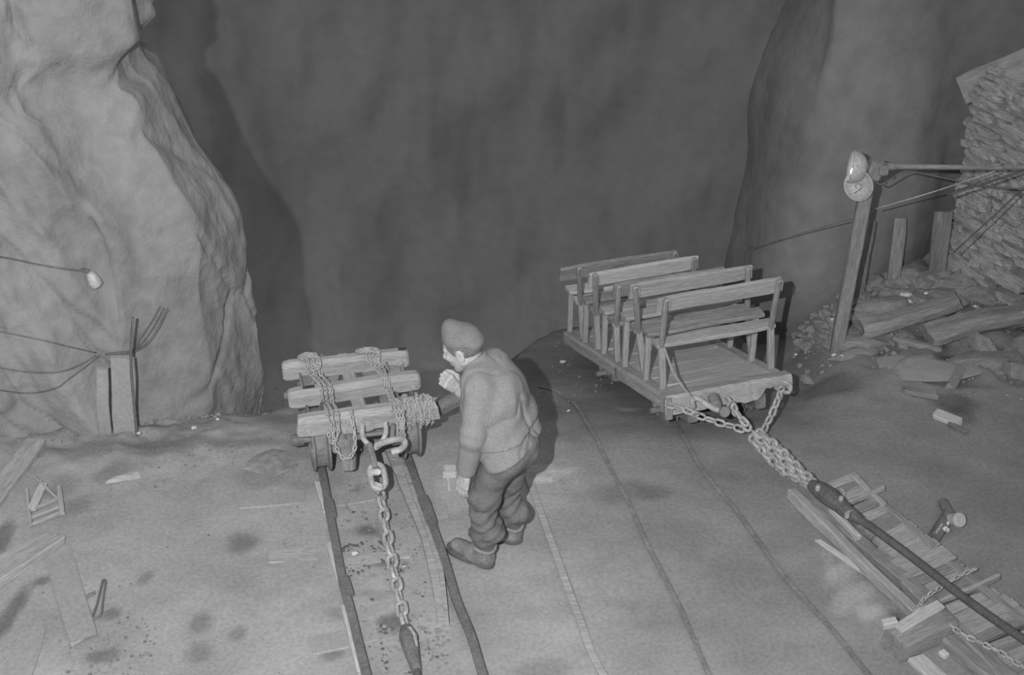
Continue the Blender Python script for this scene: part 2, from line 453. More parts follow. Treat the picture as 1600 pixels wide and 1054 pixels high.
def interp(tab, x):
    if x <= tab[0][0]: return tab[0][1]
    for (a, va), (b, vb) in zip(tab, tab[1:]):
        if x <= b: return va + (vb - va) * (x - a) / (b - a)
    return tab[-1][1]
E1 = [(-400, 150), (0, 198), (70, 206), (100, 180), (108, 176), (140, 182), (150, 205), (165, 216), (215, 234), (240, 250), (300, 285), (340, 305), (400, 318), (520, 325), (700, 335)]
E2 = [(-400, 150), (0, 198), (70, 207), (105, 200), (140, 215), (175, 255), (200, 290), (255, 312), (270, 335), (330, 368), (380, 384), (450, 394), (590, 414), (700, 418)]
def pyof(y, z):
    fwd = y * CP + (CAMZ - z) * SP; return H_ / 2 + FOC * ((CAMZ - z) * CP - y * SP) / fwd
def xof(px, y, z):
    return (px - W_ / 2) / FOC * (y * CP + (CAMZ - z) * SP)
def build_left_wall():
    nz, nu = 190, 250; zs = [-.9 + 6.6 * i / nz for i in range(nz + 1)]
    vs = []; st = []
    for z in zs:
        back = .10 * max(z, 0)
        y1 = 7.70 + back; y2 = 8.2 + back
        x1 = xof(interp(E1, pyof(y1, z)), y1, z); x2 = xof(interp(E2, pyof(y2, z)), y2, z)
        x2 = max(x2, x1 + .04)
        cur = [Vector((-7.5, 6.3 + back, 0)), Vector((-4.2, 6.75 + back, 0)), Vector((-3.1, 7.08 + back, 0)), Vector((x1 - .45, y1 - .34, 0)), Vector((x1, y1, 0)), Vector(((x1 + x2) / 2, (y1 + y2) / 2 + .02, 0)),
               Vector((x2, y2, 0)), Vector((x2 - .15, y2 + .4, 0)), Vector((x2 - 1.2, 9.6, 0)), Vector((-5.5, 13, 0)), Vector((-13, 20, 0))]
        w = [50, 45, 55, 14, 22, 22, 16, 12, 8, 6]
        for s in range(len(cur) - 1):
            for k in range(w[s]):
                p = cur[s].lerp(cur[s + 1], k / w[s]); p.z = z; t = (cur[s + 1] - cur[s]).normalized()
                n = Vector((t.y, -t.x, 0))
                q = Vector((p.x * .9 + p.y * .5, p.y * .9, z * .8 - p.x * .55))
                # fractured sheets, steeply dipping to the right
                f = Vector((p.x * 1.0 + z * .45 + p.y * .6, z * .28, p.y * .5))
                d = (noise.ridged_multi_fractal(f * 1.7, 1.0, 2.1, 4, 1, 2) - 1.1) * .095
                d += noise.fractal(q * .9, 1, 2, 3) * .14 + noise.fractal(q * 5, .9, 2, 3) * .016
                c = noise.voronoi(Vector((p.x * 1.6 + z * .7, z * .6, p.y * 1.5)))[0]
                e = c[1] - c[0]
                d -= .05 * max(0, 1 - e / .045)
                if s >= 3 and s <= 6: d *= .55
                vs.append(p + n * d)
                sv = 1 + .10 * noise.fractal(q * 1.4 + Vector((4, 4, 4)), 1, 2, 4)
                st.append(sv)
        nu = sum(w)
    fs = [(j * nu + i, j * nu + i + 1, (j + 1) * nu + i + 1, (j + 1) * nu + i) for j in range(nz) for i in range(nu - 1)]
    me = mesh('wall_left', vs, fs, M_ROCK, True)
    a = me.color_attributes.new('stain_shade', 'FLOAT_COLOR', 'POINT')
    a.data.foreach_set('color', [c for s in st for c in (s, s, s, 1)])
    o = link('wall_left', me); o['kind'] = 'structure'
    return o, BVHTree.FromPolygons(vs, fs)
wall_left, BV_L = build_left_wall()
def LW(px, py, off=.03):
    """point on the left rock wall under a pixel, moved off it towards the camera"""
    r = ray(px, py).normalized(); h = BV_L.ray_cast(CAM, r)
    p = h[0] if h[0] else CAM + r * 9
    return p - r * off

def build_far_wall(name, cur, nz, z0, z1, amp, seed, lean=.12, rg=.28, mt=None):
    vs = []; cur = [(p.x, p.y) for p in smooth_path([Vector((x, y, 0)) for x, y in cur], 7)]
    segs = []
    for a, b in zip(cur, cur[1:]):
        n = max(1, int((Vector(b) - Vector(a)).length / .10)); segs.append(n)
    for i in range(nz + 1):
        z = z0 + (z1 - z0) * i / nz; row = 0
        for s, (a, b) in enumerate(zip(cur, cur[1:])):
            a = Vector((a[0], a[1], 0)); b = Vector((b[0], b[1], 0)); t = (b - a).normalized(); n = Vector((t.y, -t.x, 0))
            for k in range(segs[s]):
                p = a.lerp(b, k / segs[s]); p.z = z; q = p + Vector((seed, seed, 0))
                d = noise.fractal(q * .45, 1, 2, 4) * amp + (noise.ridged_multi_fractal(Vector((q.x * 1.5 + q.z * .4, q.y, q.z * .4)), 1, 2, 4, 1, 2) - 1) * amp * rg
                c = noise.voronoi(Vector((q.x * 1.1 + z * .4, z * .7, q.y * 1.1)))[0]
                d += .10 * (c[1] - c[0]) * amp * (rg > 0)
                vs.append(p + n * (d - lean * z)); row += 1
    nu = sum(segs)
    fs = [(j * nu + i, j * nu + i + 1, (j + 1) * nu + i + 1, (j + 1) * nu + i) for j in range(nz) for i in range(nu - 1)]
    o = link(name, mesh(name, vs, fs, mt or M_ROCKD, True)); o['kind'] = 'structure'; return o
build_far_wall('wall_back', [(-16, 21), (-9, 24), (-1.5, 26), (4, 25), (9, 22)], 70, -14, 8, .6, 3.0, .04, 0)
build_far_wall('wall_far_right', [(10.5, 27), (7.5, 21), (4.6, 15.5), (2.9, 12.3), (1.95, 10.4), (2.0, 9.05), (2.75, 9.08), (3.2, 9.30), (4.2, 9.2)], 130, -12, 6.0, .22, 8.0, .05, .28, M_ROCKR)

# drystone wall of flat slabs on the right
def build_stone_wall():
    c0 = PZ(1478, 436, .0); t = Vector((.46, -.888, 0)).normalized(); n = Vector((-t.y, t.x, 0)) * -1
    if n.x > 0: n = -n
    root = link('wall_right', mesh('wall_right', *_core(c0, t, n), M_ROCKR), None, Matrix()); root['kind'] = 'structure'
    rnd = random.Random(5); pool = [rough_beam_mesh(1, 1, 1, 30 + i, .05, .10, 5, .05, M_SLAB) for i in range(8)]
    z = .06
    while z < 1.72:
        h = rnd.uniform(.034, .062); u = rnd.uniform(-.03, .03) + max(0, z - 1.5) * .7
        while u < 1.7:
            l = rnd.choice((.10, .16, .22, .30, .42)) * rnd.uniform(.8, 1.2)
            top = 1.66 - max(0, u - .10) * .30
            if z < top and not (z < .42 and u > .42 and rnd.random() < .8):
                o = link('stone', pool[rnd.randrange(8)], root, Matrix())
                c = c0 + t * (u + l / 2) + Vector((0, 0, z + h / 2)) + n * (rnd.uniform(-.04, .02) - (.05 if rnd.random() < .15 else 0))
                M = frame(t, Vector((0, 0, 1)), c) @ Matrix.Rotation(rnd.uniform(-.03, .03), 4, 'Z') @ Matrix.Rotation(rnd.uniform(-.03, .03), 4, 'Y')
                M = M @ Matrix.Diagonal((l * .97, .2, h * 1.02, 1))
                o.matrix_basis = M; WM[o.name] = M
            u += l
        z += h
    return c0, t, n
def _core(c0, t, n):
    mb = MB(); a = c0 - n * .10
    R = frame(t).to_3x3()
    mb.box(a + t * .90 - n * .13 + Vector((0, 0, .62)), (1.66, .26, 1.35), R); return mb.v, mb.f
SW_C, SW_T, SW_N = build_stone_wall()
# beam across the top right corner
tb = beam('roof_beam', PY(1508, 140, 9.2), PY(1680, 66, 8.7), .10, .21, M_WOOD, None, seed=3, jit=.008, ch=.08)
tag(tb, 'broad squared timber slanting over the drystone wall in the top right corner', 'beam')
# ------------------------------------------------------------------ tracks
def on_ground(pts, step=.08, dz=0):
    q = resample([Vector(p) for p in smooth_path(pts, 8)], step)
    return [Vector((p.x, p.y, gbase(p.x, p.y) + dz)) for p in q]
def rail(name, pts, w, h, m, parent, label=None, sink=.05):
    q = on_ground(pts); mb = MB(); vs = []; fs = []
    # head, web and a little of the foot
    sec = [(-w*.5, h*.55), (-w*.5, h*.93), (-w*.38, h), (w*.38, h), (w*.5, h*.93), (w*.5, h*.55), (w*.16, h*.45), (w*.16, -sink), (-w*.16, -sink), (-w*.16, h*.45)]
    n = len(sec)
    for i, p in enumerate(q):
        t = (q[min(i+1, len(q)-1)] - q[max(i-1, 0)]); t.z = 0; t.normalize(); r = Vector((t.y, -t.x, 0))
        wob = noise.noise(p * 3) * .003
        for x, z in sec: vs.append(p + r * (x + wob) + Vector((0, 0, z)))
    for i in range(len(q) - 1):
        for j in range(n):
            fs.append((i*n+j, (i+1)*n+j, (i+1)*n+(j+1)%n, i*n+(j+1)%n))
    fs.append(tuple(range(n))); fs.append(tuple(reversed([(len(q)-1)*n+j for j in range(n)])))
    mb.add(vs, fs); o = mb.obj(name, m, parent, world=True)
    if label: o['label'] = label
    return o
def extend(p, q, d):
    t = (Vector(q) - Vector(p)).normalized(); return Vector(q) + t * d
R1 = SEG([(571, 1054), (551, 973), (535, 910), (514, 799), (503, 739)]); R1 = [extend(R1[1], R1[0], 1.2)] + R1 + [extend(R1[0], R1[-1], .95)]
R2 = SEG([(752, 1054), (735, 999), (712, 942), (693, 878), (662, 793), (638, 725)]); R2 = [extend(R2[1], R2[0], 1.2)] + R2 + [extend(R2[0], R2[-1], .9)]
R3 = SEG([(941, 1054), (924, 1022), (907, 974), (871, 876), (840, 789), (828, 755)]); R3 = [extend(R3[1], R3[0], 1.2)] + R3 + [extend(R3[1], R3[-1], .25)]
R4 = SEG([(1107, 1054), (1060, 946), (1021, 872), (981, 785), (946, 718), (920, 667), (898, 632), (868, 612), (832, 603)]); R4 = [extend(R4[1], R4[0], 1.2)] + R4
R5 = SEG([(1352, 1050), (1300, 986), (1256, 938), (1213, 887), (1154, 805), (1091, 726), (1043, 650), (1010, 606)]); R5 = [extend(R5[1], R5[0], 1.2)] + R5
tr1 = thing('railway_track', 'left narrow rail track running under the low chained cart', 'railway track', GR(640, 900))
rail('rail', R1, .046, .055, M_RAIL, tr1)
rail('rail', R2, .046, .055, M_RAIL, tr1)
tr2 = thing('railway_track', 'right narrow rail track, sunk in dark ground, running up to the bench car', 'railway track', GR(1110, 800))
rail('rail', R4, .026, .014, M_IRON, tr2)
rail('rail', R5, .026, .018, M_IRON, tr2)
g3 = rail('rail', R3, .040, .020, M_WOOD, None); tag(g3, 'single pale strip rail half buried right of the man', 'rail')
# joint plates on track one
for px, py in ((516, 805), (541, 925), (664, 798), (672, 815)):
    p = GR(px, py); b = beam('joint_plate', p + Vector((.02, -.07, .045)), p + Vector((-.02, .07, .045)), .062, .03, M_RAIL, tr1)
def flatboard(name, px0, px1, w, h, m, parent, z=.0, seed=None, ragged=.02, lift=0):
    a = GR(*px0) if len(px0) == 2 else Vector(px0); b = GR(*px1) if len(px1) == 2 else Vector(px1)
    a.z = gbase(a.x, a.y) + h / 2 + z; b.z = gbase(b.x, b.y) + h / 2 + z + lift
    return beam(name, a, b, w, h, m, parent, seed=seed, ragged=ragged, jit=.004)
# half-buried sleepers of track one
for i, (a, b, w) in enumerate([((372, 785), (478, 775), .13), ((484, 1010), (590, 985), .15), ((420, 870), (500, 862), .12), ((505, 785), (600, 770), .12), ((530, 880), (640, 862), .10), ((655, 800), (700, 798), .13), ((690, 855), (740, 850), .10), ((560, 960), (690, 940), .12), ((430, 918), (505, 905), .12), ((800, 740), (868, 733), .12), ((830, 768), (880, 760), .10)]):
    flatboard('sleeper', a, b, w, .04, M_MUD if i not in (2, 4, 9) else M_WOOD, tr1, z=-.034, seed=40 + i)
# pale guard boards beside the left rail
for a, b in (((496, 757), (509, 803)), ((515, 852), (531, 912)), ((538, 952), (563, 1056))):
    flatboard('guard_board', a, b, .032, .035, M_WOODL, tr1, z=0)
# long split planks left of the right rail
for i, (pts, w, lab) in enumerate([([(611, 706), (640, 778), (668, 850), (684, 925), (693, 985)], .075, 'longest split plank lying along the inside of the right rail'),
                     ([(634, 738), (656, 800), (676, 858), (690, 905), (699, 985)], .035, 'thin splintered strip lying between long plank and right rail')]):
    q = SEG(pts); mb = MB(); vs = []; q = resample(smooth_path(q, 6), .05); n = len(q)
    for k, p in enumerate(q):
        t = (q[min(k+1, n-1)] - q[max(k-1, 0)]).normalized(); r = Vector((t.y, -t.x, 0))
        ww = w * (1 - .35 * k / n) * (1 + .15 * noise.noise(p * 9)); z0 = gbase(p.x, p.y)
        for x, z in ((-ww/2, -.01), (-ww/2, .032), (ww/2, .036), (ww/2, -.01)): vs.append((p.x + r.x * x, p.y + r.y * x, z0 + z + noise.noise(p * 14 + Vector((x * 30, 0, 0))) * .006 + (.012 if i else 0)))
    fs = [(k*4+j, (k+1)*4+j, (k+1)*4+(j+1)%4, k*4+(j+1)%4) for k in range(n-1) for j in range(4)] + [(0,1,2,3), tuple(reversed([(n-1)*4+j for j in range(4)]))]
    mb.add(vs, fs); o = mb.obj('plank', M_WOOD, world=True); tag(o, lab, 'plank')

# gravel: crumbs nobody could count between the rails, along the left wall foot and round the rubble
def gravel(name, label, regions, n, m, smin_, smax_, seed):
    rnd = random.Random(seed); mb = MB(); bm = rock_mesh('t', (1, 1, 1), seed, m, 1)
    tv = [v.co.copy() for v in bm.vertices]; tf = [tuple(p.vertices) for p in bm.polygons]; bpy.data.meshes.remove(bm)
    for _ in range(n):
        (ax, ay), (bx, by), (cx, cy), (dx, dy) = rnd.choice(regions); u, v = rnd.random(), rnd.random()
        px = (ax*(1-u)+bx*u)*(1-v) + (dx*(1-u)+cx*u)*v; py = (ay*(1-u)+by*u)*(1-v) + (dy*(1-u)+cy*u)*v
        p = GR(px, py); s = smin_ + (smax_ - smin_) * rnd.random() ** 3
        R = Matrix.Rotation(rnd.uniform(0, 6.28), 3, 'Z')
        mb.add([p + R @ Vector((q.x * s, q.y * s * rnd.uniform(.99, 1.01), q.z * s * .6)) for q in tv], tf)
    o = mb.obj(name, m, world=True, smooth=False); tag(o, label, 'gravel', kind='stuff'); return o
gravel('gravel', 'loose gravel and crumbs lying between the rails of the left track', [((520, 760), (630, 745), (720, 1054), (585, 1054))], 520, M_RUBBLE, .008, .03, 11)
gravel('gravel', 'dark oily grit in patches between the rails of the left track', [((530, 850), (620, 840), (640, 900), (540, 905)), ((590, 960), (640, 950), (660, 1054), (600, 1054)), ((520, 760), (630, 745), (700, 1054), (585, 1054))], 260, M_CABLE, .008, .022, 16)
gravel('gravel', 'dark crumbled stone along the foot of the left rock wall', [((0, 640), (410, 600), (460, 650), (0, 700)), ((150, 640), (450, 600), (460, 640), (150, 670))], 600, M_RUBBLE, .008, .045, 12)
gravel('gravel', 'scattered crumbs on the pale ground at lower left', [((0, 720), (480, 720), (500, 1054), (0, 1054))], 170, M_RUBBLE, .006, .02, 13)
gravel('gravel', 'dark specks of coal and dirt strewn over the ground at lower left', [((0, 680), (480, 680), (500, 1054), (0, 1054)), ((120, 960), (260, 960), (230, 1054), (100, 1054)), ((150, 690), (420, 670), (400, 720), (150, 740))], 260, M_WOODD, .005, .018, 18)
gravel('gravel', 'small broken stone scattered round the foot of the lamp post', [((1235, 455), (1600, 440), (1600, 640), (1240, 590)), ((1235, 455), (1420, 440), (1400, 560), (1240, 560))], 900, M_RUBBLE, .01, .055, 14)
gravel('gravel', 'dark stone crumbs on the slope between the man and the bench car', [((820, 540), (900, 510), (960, 600), (850, 660))], 70, M_WOODD, .01, .03, 15)

# ------------------------------------------------------------------ low cart lashed with chains
aL = GR(503, 739); aR = GR(640, 719)
ctr = (aL + aR) / 2
hd = math.radians(14); CF = Vector((-math.sin(hd), math.cos(hd), 0)); CR = Vector((math.cos(hd), math.sin(hd), 0)); CU = Vector((0, 0, 1))
gauge = (aR - aL).dot(CR)
def CT(w, u, z): return ctr + CR * w + CF * u + CU * (z - 0.0)
cart = thing('mine_cart', 'low timber-bolstered rail cart lashed with small chains beside the man', 'cart', ctr)
# bolsters: long rounded cross timbers, given by the ends of their front top edges in the photo
def bolster(pl, pr, zt, h, w, seed, name, label=None, ragged=0):
    a = PZ(pl[0], pl[1], zt); b = PZ(pr[0], pr[1], zt)
    off = Vector((CF.x, CF.y, 0)) * (w / 2) + Vector((0, 0, -h / 2))
    o = beam(name, a + off, b + off, w, h, M_WOOD, cart, seed=seed, jit=.004, ch=.30, ragged=ragged, seg=8, rend=.05 if not ragged else 0)
    if label: o['label'] = label
    return a + off, b + off, o
b3 = bolster((441, 572), (639, 549), .50, .135, .085, 3, 'bolster', 'rear bolster')
b2 = bolster((450, 616), (657, 586), .50, .135, .10, 2, 'bolster', 'middle bolster')
b1 = bolster((464, 657), (688, 628), .50, .15, .10, 1, 'bolster', 'front bolster, splintered at its right end', ragged=.03)
def on_top(bl, t, dz=.0): return bl[0].lerp(bl[1], t) + Vector((0, 0, dz))
# slots, shown as thin dark strips in place of their shade, and bolts
def disc(name, c, r, h, ax, m, parent, n=12):
    mb = MB(); M = frame(ax, o=c); mb.lathe([(r, -h/2), (r, h/2*.6), (r*.8, h/2)], n); return mb.obj(name, m, parent, M)
for bl, t, L, z in ((b3, .955, .05, .066), (b2, .16, .07, .067), (b2, .25, .03, .067)):
    c = on_top(bl, t, z); ax = (bl[1] - bl[0]).normalized()
    beam('slot', c - ax * L / 2, c + ax * L / 2, .026, .006, M_SLOTSHADE, bl[2], jit=0)
for bl, t in ((b3, .93), (b2, .94), (b1, .07)):
    disc('bolt', on_top(bl, t, -.01) - CF * .052, .018, .02, -CF, M_CHAIN, bl[2])
# frame: two sills and a centre beam, slanting braces
for w in (-.17, .17): beam('sill', CT(w, -.20, .33), CT(w, .72, .33), .09, .10, M_WOODM, cart)
beam('centre_sill', CT(0.0, -.12, .37), CT(-.02, .66, .37), .075, .07, M_WOOD, cart)
beam('brace', CT(-.22, .1, .36), CT(-.06, .62, .36), .07, .05, M_WOODM, cart)
beam('brace', CT(.2, .1, .36), CT(.08, .62, .36), .10, .05, M_WOODM, cart)
# wheels (double-flanged) and axles
WR = .205
def wheel(name, c, ax, parent, R=WR, wd=.105):
    mb = MB(); M = frame(ax, o=c)
    mb.lathe([(R*.2, -wd*.35), (R*.75, -wd*.30), (R*.86, -wd*.42), (R*.98, -wd*.5), (R, -wd*.46), (R, -wd*.38), (R*.86, -wd*.30), (R*.84, wd*.3), (R*.96, wd*.38), (R*.97, wd*.46), (R*.95, wd*.5), (R*.84, wd*.42), (R*.78, wd*.25), (R*.35, wd*.2), (R*.3, wd*.45), (R*.1, wd*.45)], 28)
    return mb.obj(name, m_=None, parent=parent, M=M) if False else link(name, mesh(name, mb.v, mb.f, M_IRON, False), parent, M)
for u in (.02, .50):
    ax = None
    mb = MB(); mb.tube([CT(-gauge/2-.15, u, WR+.05), CT(gauge/2+.13, u, WR+.05)], .024, 10); mb.obj('axle', M_IRON, cart, world=True)
    for w, sg in ((-gauge/2, -1), (gauge/2, 1)):
        wheel('wheel', CT(w, u, WR + .048), CR * sg, cart)
        if u < .1:
            disc('axle_cap', CT(w + sg * .125, u, WR + .05), .036, .07, CR * sg, M_RAIL, cart, 14)
# hanging wooden brake block
blk = beam('buffer_block', CT(-.125, -.155, .14), CT(-.125, -.155, .36), .10, .10, M_WOODM, cart, up=Vector((0, 1, 0)), ch=.2)
# iron drawgear: cross bar, clevis, hook, drop bar
mb = MB(); mb.tube([PY(553, 681, 6.66), PY(575, 679, 6.62), PY(600, 676, 6.62)], .012, 8); mb.obj('draw_rod', M_IRON, cart, world=True)
mb = MB(); mb.tube(smooth_path([PY(602, 660, 6.66), PY(603, 676, 6.60), PY(596, 690, 6.56), PY(585, 700, 6.54), PY(572, 690, 6.56), PY(566, 680, 6.60), PY(566, 664, 6.66)], 5), .015, 8); mb.obj('clevis', M_CHAIN, cart, world=True)
mb = MB(); mb.tube(smooth_path([PY(588, 695, 6.52), PY(602, 690, 6.50), PY(618, 686, 6.50), PY(630, 687, 6.52), PY(632, 695, 6.50), PY(625, 702, 6.47), PY(612, 706, 6.46)], 6), [.016]*4 + [.019]*29 + [.017]*4 if False else .019, 10); mb.obj('tow_hook', M_CHAIN, cart, world=True)
mb = MB(); mb.tube([PY(577, 694, 6.53), PY(582, 712, 6.45), PY(587, 731, 6.38)], .020, 8); mb.obj('drop_bar', M_IRON, cart, world=True)
mb = MB(); mb.tube([PY(614, 662, 6.64), PY(612, 690, 6.60)], .014, 8); mb.obj('hanger_rod', M_IRON, cart, world=True)
mb = MB(); mb.tube([PY(548, 684, 6.66), PY(568, 684, 6.62)], .010, 8); mb.obj('draw_rod', M_IRON, cart, world=True)
# end plate strap on front bolster
beam('iron_strap', b1[0].lerp(b1[1], .30) - CF*.054 + Vector((0,0,-.01)), b1[0].lerp(b1[1], .52) - CF*.054 + Vector((0,0,-.01)), .006, .10, M_CHAIN, b1[2], jit=0)

# lashing chains (links ~35 mm)
ch1 = thing('lashing_chain', 'thin rusty chain lashed over the left half of the cart bolsters', 'chain', CT(-.2, .3, .4))
def top3(bl, px, py, dz=.012): return PZ(px, py, .50 + dz)
LK = (.036, .024, .0045)
for k, (dx, sd) in enumerate(((0, 1), (9, 2), (-7, 3))):
    chain_links(ch1, [PZ(478+dx, 556, .515), PZ(482+dx, 566, .52), PY(488+dx, 577, 7.18), PZ(497+dx, 590, .45), PZ(506+dx, 600, .52), PZ(510+dx, 614, .515), PY(512+dx, 630, 6.91), PZ(517+dx, 640, .50), PZ(519+dx, 650, .525), PY(522+dx*.7, 664, 6.63), PY(523+dx*.6, 678, 6.62)], *LK, M_CHAIN, seed=sd)
chain_links(ch1, [PY(520, 668, 6.60), PY(521, 684, 6.58), PY(526, 700, 6.56), PY(534, 713, 6.55), PY(543, 717, 6.55), PY(551, 709, 6.56), PY(555, 696, 6.57), PY(554, 678, 6.60), PY(551, 660, 6.63), PZ(548, 640, .54)], .042, .028, .0055, M_CHAIN, seed=5)
chain_links(ch1, [PY(513, 676, 6.60), PY(518, 692, 6.58), PY(524, 688, 6.57), PY(529, 676, 6.58), PY(528, 662, 6.62)], .036, .024, .0045, M_CHAIN, seed=6)
for k in range(3):
    y = 554 + k * 2
    chain_links(ch1, [PZ(466 + k*3, y + 4, .51), PZ(474 + k*2, y - 1, .535), PZ(484, y - 2, .54), PZ(496, y + 1, .52), PY(500, y + 14, 7.19), PY(490, y + 20, 7.18)], *LK, M_CHAIN, seed=30 + k)
ch2 = thing('lashing_chain', 'thin rusty chain lashed over the right half of the cart bolsters', 'chain', CT(.25, .3, .4))
for k, (dx, sd) in enumerate(((0, 11), (7, 12), (-6, 13))):
    chain_links(ch2, [PZ(573+dx, 544, .515), PZ(576+dx, 552, .52), PY(583+dx, 564, 7.27), PZ(592+dx, 575, .46), PZ(598+dx*.6, 584, .52), PZ(602+dx*.5, 592, .515), PY(606+dx*.5, 606, 7.0), PZ(612+dx*.5, 622, .50), PZ(617+dx, 634, .52), PY(620+dx, 650, 6.69)], *LK, M_CHAIN, seed=sd)
for k in range(3):
    y = 546 + k * 2
    chain_links(ch2, [PZ(556 + k*3, y + 2, .51), PZ(566, y - 1, .535), PZ(578, y - 2, .54), PZ(590, y, .52), PY(592, y + 14, 7.28), PY(582, y + 20, 7.27)], *LK, M_CHAIN, seed=50 + k)
for k in range(3):
    chain_links(ch2, [PY(619 + k*5, 640, 6.66), PY(621 + k*5, 658, 6.60), PY(622 + k*4, 676 - k*4, 6.58), PY(628 + k*2, 688, 6.56)], .034, .022, .0045, M_CHAIN, seed=21 + k)
# big tangled knot of chain on the front bolster's right end
rnd = random.Random(4)
pa, pb = on_top(b1, .70), on_top(b1, .93)
for k in range(13):
    c = pa.lerp(pb, (k + .5) / 13); pts = []
    R = .085 + rnd.uniform(-.01, .018)
    ph = rnd.uniform(0, 6)
    for j in range(9):
        a = ph + 2 * math.pi * j / 8
        pts.append(c + (CF * math.cos(a) * (R * .85) + CU * math.sin(a) * (R + .01)) + CR * (.012 * j / 8 + rnd.uniform(-.012, .012)))
    chain_links(ch2, pts, .034, .022, .0048, M_CHAIN, seed=60 + k, jit=.5)
# rotten log end beyond the front bolster
lg = beam('timber_offcut', PZ(682, 640, .30), PZ(733, 612, .30), .09, .09, M_WOODD, None, seed=8, ragged=.03, ch=.3); tag(lg, 'dark rotten timber end between the cart and the man', 'timber')
lg.parent = None

# tow chain down the middle of the track
tc = thing('tow_chain', 'heavy chain running from the cart hook down between the rails', 'chain', GR(610, 860))
M = frame(PY(592, 755, 6.30) - PY(588, 733, 6.38), CU, (PY(590, 744, 6.34))) @ Matrix.Rotation(.15, 4, 'X')
link('chain_link', link_mesh(.19, .115, .018, M_CHAIN), tc, M)['label'] = 'large oval coupling link'
def GZ(px, py, dz): return GR(px, py, dz)
disc('shackle_pin', PY(588, 737, 6.35), .02, .05, Vector((.6, -.6, .5)), M_PALE, tc, 10)
chain_links(tc, [PY(592, 757, 6.27), GZ(594, 772, .12), GZ(600, 805, .09), GZ(607, 845, .07), GZ(616, 893, .06), GZ(625, 940, .055), GZ(636, 988, .05)], .122, .074, .0125, M_CHAIN, roll0=.5, jit=.15, seed=9)
ts = thing('cable_socket', 'dark tapered cable socket at the lower end of the tow chain', 'cable socket', GR(643, 1010))
q = [GZ(634, 980, .05), GZ(637, 992, .05), GZ(642, 1012, .05), GZ(648, 1036, .04), GZ(651, 1048, .035)]
mb = MB(); mb.tube(q, [.030, .046, .042, .030, .026], 12); mb.obj('socket_body', M_RAIL, ts, world=True)
mb = MB(); mb.tube([GZ(631, 984, .06), GZ(641, 981, .09), GZ(648, 992, .085), GZ(650, 1010, .07)], .011, 6); mb.obj('socket_strap', M_CHAIN, ts, world=True)
mb = MB(); mb.tube([GZ(650, 1046, .035), GZ(658, 1075, .03), GZ(672, 1130, .03)], .022, 10); mb.obj('cable', M_CABLE, ts, world=True)

# ------------------------------------------------------------------ bench car on the incline
P0 = PD(1037, 619, 8.75)
_pl = PD(885, 521, 10.45); DA = (_pl - P0).normalized(); DL = (_pl - P0).length
hh = math.atan2(-DA.x, DA.y); DW = Vector((math.cos(hh), math.sin(hh), 0)); DN = DW.cross(DA).normalized()
if DN.z < 0: DN = -DN
_w = 0
DWD = .80
for k in range(200):
    if (_px := 0) is None: pass
def proj(p):
    d = Vector(p) - CAM; f = d.y * CP - d.z * SP; return (W_/2 + FOC * d.x / f, H_/2 - FOC * (d.y * SP + d.z * CP) / f)
best = min(range(50, 120), key=lambda i: abs(proj(P0 + DW * i * .01)[0] - 1226)); DWD = best * .01
def DK(w, a, n): return P0 + DW * w + DA * a + DN * n      # across, downhill, normal to the deck (deck top = 0)
print('DECK', DL, DWD, math.degrees(hh), math.degrees(math.asin(-DA.z)), P0, proj(P0 + DW * DWD), 'ground', gbase(P0.x, P0.y), gbase(_pl.x, _pl.y), _pl.z)
HL = Vector((-math.sin(hh), math.cos(hh), 0))                # level downhill heading
DLEN = DL + .02
car = thing('bench_car', 'open plank rail car carrying five rows of wooden benches', 'rail car', DK(DWD / 2, DLEN / 2, -.3))
npl = 9
for i in range(npl):
    a0 = DLEN * i / npl; a1 = DLEN * (i + 1) / npl
    beam('deck_plank', DK(.03, (a0 + a1) / 2, -.02), DK(DWD - .03, (a0 + a1) / 2, -.02), (a1 - a0) - .008, .035, M_WOODL, car, up=DN, seed=70 + i, jit=.004, ch=.15, seg=6)
beam('side_beam', DK(.04, -.02, -.045), DK(.04, DLEN + .02, -.045), .10, .10, M_WOOD, car, up=DN, seed=5, jit=.004)
beam('side_beam', DK(DWD - .04, -.02, -.045), DK(DWD - .04, DLEN + .02, -.045), .10, .10, M_WOOD, car, up=DN, seed=6, jit=.004)
# front end beam, its lower edge broken away on the right
mb = MB(); vs = []; n = 28
for i in range(n + 1):
    t = i / n; x = t * (DWD + .02) - .01; j = noise.noise(Vector((t * 9, 2, 0))) * .012
    low = -.105 + j
    if .60 < t < .72: low = -.115 + j
    if .73 < t < .78: low = -.09
    if .78 <= t < .93: low = -.055 + noise.noise(Vector((t * 40, 0, 0))) * .02
    if t >= .93: low = -.085
    top = .012 + j * .3 + (.006 if t < .8 else .0)
    fr = -.075 + noise.noise(Vector((t * 14, 5, 0))) * .008
    for a, z in ((.03, top), (fr + .012, top), (fr, top - .02), (fr + .004, low), (.03, low)): vs.append(DK(x, a, z))
fs = [(i*5+j, i*5+(j+1)%5, (i+1)*5+(j+1)%5, (i+1)*5+j) for i in range(n) for j in range(5)] + [tuple(reversed(range(5))), tuple(n*5+j for j in range(5))]
mb.add(vs, fs); mb.obj('end_beam', M_WOOD, car, world=True)['label'] = 'worn front end beam, its lower edge broken on the right'
beam('end_beam', DK(0, DLEN + .02, -.05), DK(DWD, DLEN + .02, -.05), .09, .10, M_WOODM, car, up=DN, seed=12)
beam('corner_post', DK(.0, -.06, -.13), DK(.0, -.06, .005), .05, .05, M_WOODM, car, up=DA)
for w in (.18, DWD - .18): beam('underframe_sill', DK(w, .0, -.15), DK(w, DLEN, -.15), .08, .10, M_WOODD, car, up=DN)
